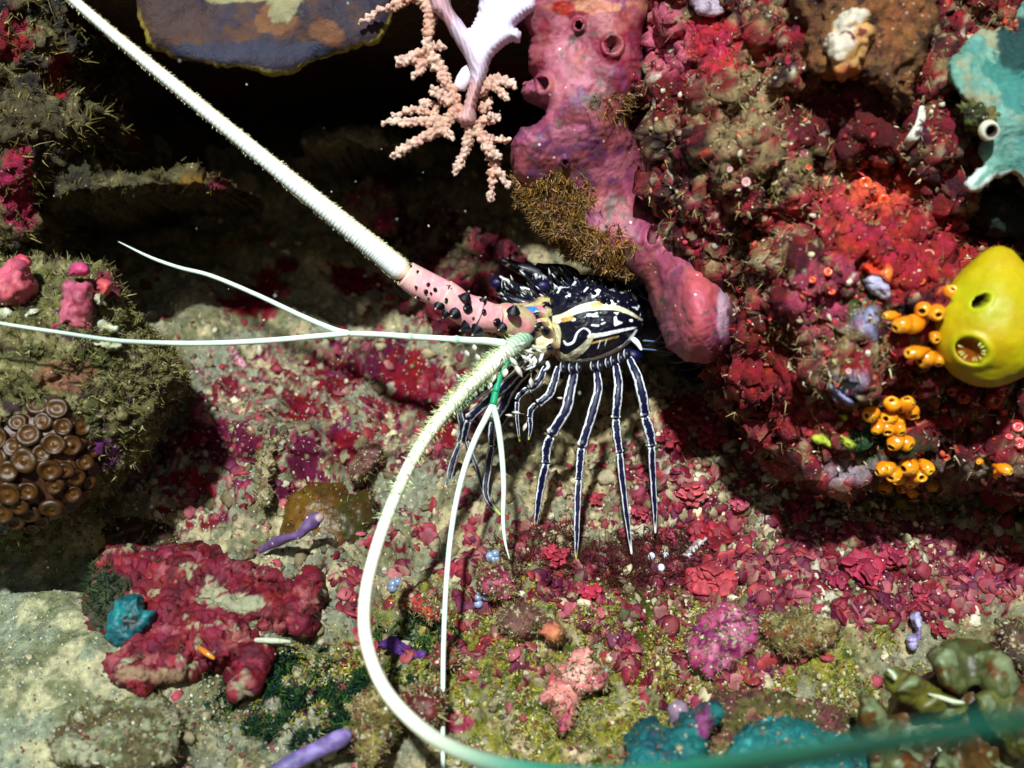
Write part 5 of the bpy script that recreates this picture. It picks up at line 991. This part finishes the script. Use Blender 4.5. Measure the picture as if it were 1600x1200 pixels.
V, F, C = tube([W(1062, 1160, dd), W(1058, 1130, dd-.02), W(1060, 1110, dd-.04), W(1064, 1094, dd-.02)], [.04, .05, .07, .05], 40, 18, None, lambda U, A: .05*np.sin(U*10)); o = build('finger_sponge', V, F, paint(V, c(140, 115, 135), [('n', c(165, 150, 165), 5, .1, .15, 450)]), M_sponge); tag(o, 'stubby grey-mauve finger rising from the left teal coral', 'sponge')
slope_blob('violet_crust', 'deep violet crust left of the thin straight antennule, in green turf', 'sponge', [(596, 1008), (606, 996), (622, 1000), (636, 1012), (662, 1018), (664, 1026), (636, 1030), (612, 1024)], .07, 9, c(85, 40, 120), [('n', c(110, 70, 150), 6, .15, .1, 451)], M_coral, [('f', 8, .03, 452)], dz=-.06, tilt=.2, seed=134, res=1.5)
slope_blob('red_lump', 'bright red lump crossed by the thin straight antennule', 'sponge', [(670, 1035), (678, 1018), (694, 1005), (705, 1010), (716, 1025), (714, 1038), (698, 1046), (680, 1044)], .09, 15, c(185, 60, 65), [('n', c(150, 30, 45), 6, .1, .1, 453)], M_alga, [('f', 8, .03, 454)], dz=-.06, tilt=.2, seed=135, res=1.5)
slope_blob('plum_ball', 'round plum coloured crust right of where the forked antennule ends', 'coralline alga', [(746, 908), (750, 888), (768, 880), (790, 884), (806, 892), (810, 918), (800, 934), (775, 935), (755, 926)], .12, 26, c(120, 25, 55), [('n', c(165, 70, 95), 5, .1, .12, 455)], M_alga, [('f', 6, .04, 456), ('f', 14, .02, 457)], dz=-.08, tilt=.3, seed=136, res=1.6)
slope_blob('orange_red_sponge', 'orange red two-humped sponge between the curved antenna and the straight antennule', 'sponge', [(622, 940), (630, 922), (650, 920), (662, 935), (680, 945), (688, 962), (672, 970), (655, 958), (640, 945), (630, 950)], .09, 14, c(180, 50, 40), [('n', c(130, 25, 35), 6, .1, .1, 458)], M_alga, [('f', 8, .03, 459)], dz=-.06, tilt=.2, seed=137, res=1.5)
slope_blob('stone', 'brown purple oval stone left of the curved antenna, above the olive coral', 'stone', [(545, 735), (560, 708), (580, 694), (594, 698), (596, 715), (580, 738), (560, 754), (546, 750)], .12, 18, c(95, 55, 52), [('n', c(125, 85, 80), 5, .1, .15, 460)], M_coral, [('f', 6, .03, 461)], dz=-.08, tilt=.3, seed=138)
slope_blob('pink_sponge', 'upright pale pink knob below the lower antennule, left of centre', 'sponge', [(290, 665), (292, 640), (298, 618), (312, 612), (325, 620), (328, 645), (330, 665), (312, 676)], .12, 18, c(185, 85, 110), [('a', c(215, 180, 160), 312, 616, 12, 6, .4), ('n', c(150, 45, 80), 5, .1, .15, 462)], M_sponge, [('f', 6, .04, 463)], dz=-.1, tilt=.6, seed=139)
slope_blob('pink_sponge', 'small pale lilac and pink teardrop below the antennule fork', 'sponge', [(356, 545), (365, 540), (376, 550), (386, 568), (395, 576), (380, 578), (364, 568)], .07, 9, c(205, 140, 165), [('n', c(190, 80, 110), 6, .1, .15, 464)], M_sponge, [('f', 9, .02, 465)], dz=-.05, tilt=.3, seed=140, res=1.6)
slope_blob('branch_coral', 'knobbly sandy twig of coral standing left of the olive domed coral', 'coral', [(408, 780), (400, 750), (406, 720), (415, 695), (418, 668), (428, 664), (436, 680), (432, 710), (424, 735), (422, 765), (420, 785)], .07, 9, c(165, 155, 115), [('n', c(120, 100, 80), 6, .1, .1, 466)], M_sand, [('f', 8, .05, 467), ('c', 18, .03, 468)], dz=-.08, tilt=.2, seed=141, jag=4, res=1.7)
for k, (x, y) in enumerate(((1018, 869), (1040, 868), (1033, 887))):
    V = ICO3[0]*.028*np.array([1, .8, 1.1])+W(x, y, FD(x, y)-.05); o = build('white_bead', V, [ICO3[1]], paint(V, c(220, 225, 235), []), M_tun); tag(o, ['tiny white bead on dark turf, upper left of three', 'tiny white bead on dark turf, rightmost of three', 'tiny white bead on dark turf, lowest of three'][k], 'tunicate', 'white beads below the lobster legs')
slope_blob('white_twig', 'bleached white twig just right of the white beads', 'coral', [(1068, 866), (1080, 852), (1098, 840), (1104, 844), (1092, 856), (1078, 874)], .05, 5, c(220, 220, 215), [('n', c(170, 130, 130), 8, .2, .1, 470)], M_coral, [('f', 12, .03, 471)], dz=-.08, tilt=.3, seed=142, res=1.3)
slope_blob('lilac_sponge', 'bright lilac white upright sponge, left of the leafy green coral', 'sponge', [(1420, 1002), (1428, 985), (1424, 965), (1436, 958), (1442, 980), (1436, 1000), (1428, 1015)], .07, 8, c(190, 185, 235), [('n', c(150, 110, 170), 7, .15, .1, 472)], M_coral, [('f', 10, .03, 473)], dz=-.1, tilt=.5, seed=143, res=1.4)
# blue grey pompons
for k, (x, y, n) in enumerate(((768, 872, 9), (752, 935, 7), (612, 914, 6))):
    pts_ = [];
    for q in range(n): pts_.append((ICO2[0]*.035*(.7+.5*rng.rand())+W(x+14*rng.randn()*.6, y+9*rng.randn()*.6, FD(x, y)-.05), [ICO2[1]], c(130, 145, 175)*(.8+.4*rng.rand())))
    V, F, C = join(pts_); o = build('blue_cluster', V, F, C, M_tun); tag(o, ['blue grey bead cluster beside the tip of the forked antennule', 'blue grey bead cluster under the plum coloured crust', 'blue grey bead cluster inside the curve of the antenna'][k], 'tunicates')
# ---- rosettes of red coralline plates: the bigger ones one by one
ros = [(1112, 838, 34, 7, c(165, 35, 50), 'crimson rosette of rounded plates right of the white beads'), (1112, 905, 40, 9, c(185, 60, 70), 'salmon red rosette of rounded plates below the crimson rosette'), (1308, 905, 20, 3, c(150, 25, 60), 'dark crimson rounded plates, left in the wide plate bed'), (1350, 885, 34, 7, c(160, 35, 65), 'crimson plates in the middle of the wide bed on the right'),
       (1395, 870, 26, 5, c(165, 40, 70), 'upper crimson plates of the wide bed near the dark hollow'), (1440, 928, 20, 4, c(165, 40, 65), 'crimson plates at the lower right of the wide bed'), (1468, 982, 20, 2, c(150, 30, 50), 'single deep red double plate above the leafy green coral'), (1080, 770, 26, 6, c(185, 75, 85), 'pink plates in pale rubble right of the rightmost leg'),
       (1155, 785, 20, 4, c(185, 75, 95), 'pink plates on pale rubble below the hanging rock'), (1250, 800, 20, 4, c(170, 50, 75), 'pink red plates at the edge of the black shadow'), (1115, 680, 26, 5, c(180, 45, 75), 'bright pink plates just under the tip shadow of the sponge'), (1050, 680, 24, 5, c(150, 25, 45), 'dark red plates behind the rightmost leg'),
       (870, 868, 22, 4, c(190, 50, 70), 'red plates between the two left big leg tips'), (920, 925, 22, 4, c(185, 40, 65), 'red plates under the second big leg tip'), (1000, 800, 16, 3, c(185, 60, 80), 'pink plates between the two rightmost legs'), (930, 780, 16, 3, c(185, 45, 65), 'pink red plates beside the second big leg')]
for x, y, R_, n, col, lab in ros:
    d = FD(x, y); pts_ = []
    for q in range(n*2):
        a = 6.28*q*.382; rr_ = R_*.75*math.sqrt((q+.3)/(n*2)); xx, yy = x+rr_*math.cos(a), y+rr_*.75*math.sin(a); p = W(xx, yy, FD(xx, yy)-.05-.02*rng.rand())
        pts_.append(p)
    sz = np.array([R_*K*d*.36*(.75+.5*rng.rand()) for _ in pts_]); nn = np.tile([0.05, -.75, .65], (len(pts_), 1))
    cs_ = colpick([col, col*.7, col*1.15], len(pts_), .12)*.85; o = empty('plate_rosette', W(x, y, d), lab, 'coralline alga')
    for q in range(len(pts_)):
        V, F, C = place_discs(pts_[q][None], nn[:1], sz[q:q+1], cs_[q:q+1], edge=1.3, jit=.22); build('plate', V, F, C, M_alga, o)
    tag(o, lab, 'coralline alga', 'rosettes of red plates on the slope')

# ---- leathery olive coral, bottom right
lc = empty('leafy_coral', W(1480, 1180, 8.0), 'leathery olive yellow coral with wavy folded lobes at the bottom right', 'coral')
def lobe(P, d, th, R, col, df, seed, rl=(('f', 4, .04, 480), ('c', 9, .02, 481))):
    V, F = inflate(P, d, th, R, res=2.2, back=th, df=df, jag=3, seed=seed); V = rough(V, F, rl)
    C = paint(V, col, [('n', col*.55, 3.5, .12, .12, 482+seed), ('n', c(120, 70, 25), 5, .25, .08, 483+seed), ('n', c(150, 165, 120), 4, .22, .1, 484+seed)]); build('lobe', V, F, C, M_brown, lc)
G1 = c(125, 122, 45); G2 = c(112, 120, 70)
lobe([(1380, 1150), (1400, 1080), (1470, 1050), (1560, 1060), (1640, 1100), (1680, 1260), (1400, 1270), (1340, 1220)], 8.35, .25, 60, c(95, 70, 30), None, 1)
lobe([(1448, 1030), (1455, 1012), (1480, 1003), (1510, 1002), (1545, 1008), (1570, 1022), (1592, 1055), (1588, 1080), (1560, 1090), (1530, 1075), (1500, 1085), (1475, 1070), (1462, 1050)], 8.1, .10, 22, G2, lambda x, y: .06*np.sin(x/14.)+.002*(1040-y), 2)
lobe([(1382, 1060), (1395, 1048), (1415, 1052), (1440, 1065), (1470, 1080), (1505, 1098), (1510, 1115), (1470, 1122), (1450, 1112), (1440, 1118), (1420, 1105), (1400, 1090), (1385, 1080)], 7.98, .08, 16, G1, lambda x, y: .05*np.sin(x/12.+y/9.), 3)
lobe([(1530, 1085), (1560, 1080), (1600, 1100), (1640, 1140), (1620, 1190), (1580, 1180), (1555, 1150), (1535, 1120)], 7.95, .1, 22, G1, lambda x, y: .05*np.sin(x/13.), 4)
lobe([(1340, 1100), (1352, 1085), (1375, 1100), (1395, 1130), (1400, 1165), (1370, 1170), (1345, 1150)], 8.1, .1, 18, G1*.8, lambda x, y: .05*np.sin(y/12.), 5)
lobe([(1360, 1185), (1375, 1168), (1400, 1175), (1430, 1190), (1450, 1215), (1400, 1240), (1360, 1220)], 7.8, .1, 18, G2, lambda x, y: .05*np.sin(x/10.), 6)
lobe([(1460, 1190), (1480, 1160), (1510, 1155), (1535, 1180), (1560, 1210), (1540, 1240), (1470, 1240)], 7.8, .1, 20, c(110, 80, 35), lambda x, y: .05*np.sin(x/11.), 7)
for P in ([(1450, 1084), (1470, 1090), (1490, 1096), (1508, 1098)], [(1465, 1168), (1475, 1180), (1490, 1188)], [(1386, 1045), (1394, 1052), (1400, 1062)]):
    V, F, C = tube([W(x, y, 7.86) for x, y in P], [.005, .014, .014, .005][:len(P)], 30, 10, lambda U, A: np.tile(c(215, 225, 190), U.shape+(1,))); build('lobe_rim', V, F, C, M_coral, lc)
slope_blob('dark_sponge', 'dark brownish violet rounded knob at the lower right edge', 'sponge', [(1560, 1000), (1568, 975), (1590, 965), (1640, 965), (1660, 1020), (1640, 1060), (1590, 1050), (1568, 1030)], .2, 40, c(62, 45, 42), [('n', c(90, 65, 50), 4, .1, .15, 490)], M_coral, [('f', 4, .04, 491)], dz=-.5, tilt=.5, seed=150)

# ================================================================== GROUND COVER: nobody could count it
def fmask(fn):
    def g(A):
        px, py = proj(A); return fn(px, py, A)
    return g
def E(px, py, x, y, rx, ry): return sstep(1.15, .7, np.sqrt(((px-x)/rx)**2+((py-y)/ry)**2))
def stuff(name, parts, mat, lab, cat):
    V, F, C = join(parts); o = build(name, V, F, C, mat); tag(o, lab, cat, None, 'stuff'); return o
# gravel and shell grit on the slope
notflat = lambda px, py: 1-.98*np.maximum(E(px, py, -20, 1010, 330, 210), .7*E(px, py, 380, 400, 240, 110))
pp, nn = pick(FLOOR_V, FLOOR_F, 18000, fmask(lambda px, py, A: (.22+E(px, py, 1150, 830, 330, 160))*notflat(px, py)), False)
grit = colpick([c(165, 150, 115), c(195, 180, 145), c(120, 105, 75), c(150, 60, 70), c(90, 80, 55), c(185, 178, 155), c(110, 35, 45), c(110, 95, 70)], len(pp), .2)
a = scatter(ICO1, pp, nn, .010+.016*rng.rand(len(pp))**3, grit)
pp, nn = pick(FLOOR_V, FLOOR_F, 3200, fmask(lambda px, py, A: (.2+E(px, py, 1150, 830, 330, 180))*notflat(px, py)), False)
b = scatter(ICO2, pp, nn, .022+.035*rng.rand(len(pp))**2, colpick([c(165, 150, 115), c(190, 175, 140), c(120, 105, 75), c(150, 55, 70), c(100, 90, 60), c(130, 35, 50), c(200, 190, 165)], len(pp), .2))
pp, nn = pick(FLOOR_V, FLOOR_F, 5000, fmask(lambda px, py, A: E(px, py, 60, 1010, 420, 260)), False)
e = scatter(ICO1, pp, nn, .005+.008*rng.rand(len(pp))**3, colpick([c(160, 168, 145), c(130, 138, 112), c(190, 195, 180), c(90, 92, 70)], len(pp), .15))
pp, nn = pick(FLOOR_V, FLOOR_F, 7000, fmask(lambda px, py, A: (E(px, py, 980, 1050, 430, 180)+.3*E(px, py, 1330, 1050, 200, 90)+.3*E(px, py, 470, 1090, 140, 90))*sstep(-.1, .15, fbm(A, 3, 3, 511, .7))), False)
g_ = scatter(ICO1, pp, nn, .007+.013*rng.rand(len(pp))**2, colpick([c(140, 135, 48), c(110, 112, 35), c(150, 142, 72), c(80, 90, 30), c(190, 185, 140), c(140, 100, 45), c(120, 60, 50)], len(pp), .2))
stuff('gravel', [a, b, e, g_], M_bits, 'coarse shell grit and rubble over the slope below the lobster', 'gravel')
# coralline plates carpet
CM = [c(140, 38, 58), c(110, 20, 42), c(165, 80, 92), c(92, 16, 40), c(150, 50, 55), c(98, 24, 58), c(150, 95, 90)]
pk = lambda px, py, A: (E(px, py, 1330, 900, 300, 75)*1.0+.5*E(px, py, 1120, 780, 170, 130)+.15*E(px, py, 620, 640, 140, 80)+.12*E(px, py, 330, 740, 150, 80)+.35*E(px, py, 760, 930, 240, 150)+.5*E(px, py, 1100, 1000, 150, 100))*sstep(.02, .22, fbm(A, 3.2, 3, 501, .7))
pp, nn = pick(FLOOR_V, FLOOR_F, 1800, fmask(pk), False)
sz = .022+.06*rng.rand(len(pp))**1.8
k_ = len(pp)//3; q_, m_ = pick(FLOOR_V, FLOOR_F, 3600, fmask(pk), False)
stuff('coralline_crust', [place_discs((pp+nn*.012)[:k_], (nn+np.array([0, -.15, .1]))[:k_], sz[:k_], colpick(CM, k_, .15), edge=1.22, jit=.2),
    scatter(ICO2, q_, m_, .018+.042*rng.rand(len(q_))**1.8, colpick(CM, len(q_), .15), squash=.38, jit=.12, stretch=.6, rag=.10)], M_alga, 'low carpet of small pink and crimson plates over the slope', 'coralline algae')
# turf: yellow-green low centre, dark strands, thin fuzz everywhere
T = []
pp, nn = pick(FLOOR_V, FLOOR_F, 5200, fmask(lambda px, py, A: (E(px, py, 960, 1060, 420, 180)+.5*E(px, py, 470, 1090, 140, 90)+.25*E(px, py, 1330, 1050, 200, 90))*sstep(-.1, .15, fbm(A, 3, 3, 511, .7))), False)
T.append(blades(pp, nn, 5, .026, .006, np.array([c(150, 148, 45), c(120, 125, 35), c(175, 165, 80), c(75, 88, 28), c(160, 160, 115)])))
pp, nn = pick(FLOOR_V, FLOOR_F, 1300, fmask(lambda px, py, A: (E(px, py, 480, 1095, 130, 80)+.2*E(px, py, 640, 1010, 80, 60))*sstep(0, .2, fbm(A, 4, 3, 513, .7))), False)
T.append(blades(pp, nn, 6, .05, .009, np.array([c(20, 50, 35), c(12, 35, 28), c(50, 80, 30)])))
pp, nn = pick(FLOOR_V, FLOOR_F, 1500, fmask(lambda px, py, A: E(px, py, 1010, 880, 110, 50)+.4*E(px, py, 850, 870, 80, 50)), False)
T.append(blades(pp, nn, 3, .10, .005, np.array([c(70, 20, 30), c(95, 35, 35), c(60, 40, 30)]), segs=3))
pp, nn = pick(FLOOR_V, FLOOR_F, 7000, fmask(lambda px, py, A: notflat(px, py)), False)
T.append(blades(pp, nn, 3, .028, .004, np.array([c(150, 140, 100), c(120, 115, 70), c(170, 160, 130), c(110, 60, 60)])))
stuff('algae_turf', T, M_turf, 'short yellow-green and brown algae turf over the slope', 'algae')
T = []
rk = lambda px, py, A: .15+1.1*E(px, py, 1180, 220, 90, 110)+1.4*E(px, py, 1300, 540, 110, 70)+.6*E(px, py, 1160, 400, 80, 80)+.8*E(px, py, 1270, 300, 60, 60)+.6*sstep(.1, .3, fbm(A, 2.4, 3, 521, .7))
pp, nn = pick(ROCK_V, ROCK_F, 15000, fmask(rk))
T.append(blades(pp, nn, 4, .040, .0045, np.array([c(170, 150, 105), c(140, 120, 80), c(195, 180, 140), c(110, 85, 55), c(120, 115, 60), c(150, 90, 70)]), curl=.6))
pp, nn = pick(ROCK_V, ROCK_F, 6000, fmask(lambda px, py, A: .2+sstep(0, .3, fbm(A, 3, 3, 525, .7))))
T.append(blades(pp, nn, 4, .035, .007, np.array([c(110, 15, 25), c(140, 30, 40), c(70, 10, 20)]), curl=.6))
stuff('rock_turf', T, M_turf, 'tan and dark red wispy turf bristling over the big red rock', 'algae')
pp, nn = pick(ROCK_V, ROCK_F, 9000, fmask(rk)); a = scatter(ICO1, pp, nn, .008+.02*rng.rand(len(pp))**3, colpick([c(175, 150, 105), c(205, 190, 150), c(130, 100, 65), c(190, 70, 60), c(120, 20, 35), c(215, 120, 90), c(225, 215, 190)], len(pp), .2))
pp, nn = pick(ROCK_V, ROCK_F, 1500, fmask(lambda px, py, A: E(px, py, 1350, 380, 160, 110)+.5*E(px, py, 1250, 470, 100, 60)+.4*E(px, py, 1060, 60, 60, 60)+.1)); b = place_discs(pp, nn, .014+.03*rng.rand(len(pp))**2, colpick([c(180, 40, 45), c(140, 24, 38), c(205, 75, 60), c(120, 14, 30), c(170, 85, 100)], len(pp), .15), edge=1.3)
stuff('rock_crust', [a, b], M_bits, 'crumbly crust of grit and small red plates on the big red rock', 'crust')
T = []
pp, nn = pick(*SIDE, 5000); T.append(blades(pp, nn, 4, .075, .006, np.array([c(110, 100, 50), c(140, 130, 80), c(70, 62, 35), c(90, 70, 40)]), curl=.5))
pp, nn = pick(*LEDGE, 1200); T.append(blades(pp, nn, 3, .04, .005, np.array([c(90, 80, 40), c(110, 100, 60)])))
pp, nn = pick(*BOULD, 6500, fmask(lambda px, py, A: .3+E(px, py, 180, 570, 90, 80))); T.append(blades(pp, nn, 4, .042, .005, np.array([c(120, 118, 60), c(150, 142, 100), c(85, 85, 40), c(90, 70, 55)]), curl=.5))
pp, nn = pick(*CLUMP, 3800); T.append(blades(pp, nn, 5, .034, .005, np.array([c(150, 110, 40), c(120, 90, 50), c(170, 130, 90), c(90, 75, 45)]), curl=.5))
pp, nn = pick(*SPONGE, 1500, fmask(lambda px, py, A: 1.2*E(px, py, 870, 320, 60, 50)+E(px, py, 935, 385, 55, 35)+.5*E(px, py, 960, 165, 50, 22))); T.append(blades(pp, nn, 4, .045, .0045, np.array([c(150, 110, 40), c(120, 90, 50), c(170, 130, 90)]), curl=.5))
pp, nn = pick(*CRIMS, 500, fmask(lambda px, py, A: E(px, py, 160, 930, 30, 50)+.02)); T.append(blades(pp, nn, 4, .05, .006, np.array([c(60, 70, 35), c(30, 50, 40)])))
stuff('reef_turf', T, M_turf, 'fuzzy brown turf on the left rocks and under the pink sponge', 'algae')
T, B_ = [], []
for V, F, o_ in SB:
    if len(V) < 300: continue
    big = min(1.0, len(V)/3000.); lm = o_.name.split('.')[0]
    if lm in ('violet_crust', 'lilac_sponge', 'white_twig'): continue
    sparse = .18 if 'coral' in lm and lm != 'branch_coral' else .5
    pp, nn = pick(V, F, int(600*big*sparse)+10); T.append(blades(pp, nn, 4, .03, .0042, np.array([c(120, 115, 60), c(150, 140, 100), c(80, 80, 40), c(130, 80, 70)]), curl=.5))
    pp, nn = pick(V, F, int(500*big*sparse)+8); B_.append(scatter(ICO1, pp, nn, .007+.014*rng.rand(len(pp))**3, colpick([c(165, 150, 115), c(120, 105, 75), c(90, 80, 55), c(185, 180, 160), c(110, 35, 45)], len(pp), .2)))
stuff('clinging_turf', T, M_turf, 'sparse turf wisps and silt clinging to stones and crusts of the slope', 'algae'); stuff('clinging_grit', B_, M_bits, 'fine grit settled on stones and crusts of the slope', 'gravel')
# drifting specks in the water
n = 130; P_ = W(rng.uniform(0, 1600, n), rng.uniform(0, 1200, n)**1.0*.9, rng.uniform(7.5, 11, n))
stuff('drifting_specks', [scatter(ICO1, P_, rng.randn(n, 3), .004+.005*rng.rand(n), np.tile(c(200, 205, 190), (n, 1)))], M_bits, 'fine pale specks drifting in the dark water', 'particles')

# sharpen shared labels by their place
by = {}
for o in bpy.data.objects:
    if o.parent is None and o.get('label') and o.get('kind') is None: by.setdefault(o['label'], []).append(o)
for lab, os_ in by.items():
    if len(os_) < 2: continue
    os_.sort(key=lambda o: o.location.x/o.location.y); n = len(os_)
    nm = {2: ['left one', 'right one'], 3: ['left one', 'middle one', 'right one']}.get(n, ['leftmost', 'second from left', 'third from left', 'fourth from left', 'fifth from left', 'sixth from left'][:n-1]+['rightmost'])
    for o, t in zip(os_, nm): o['label'] = lab+', '+t
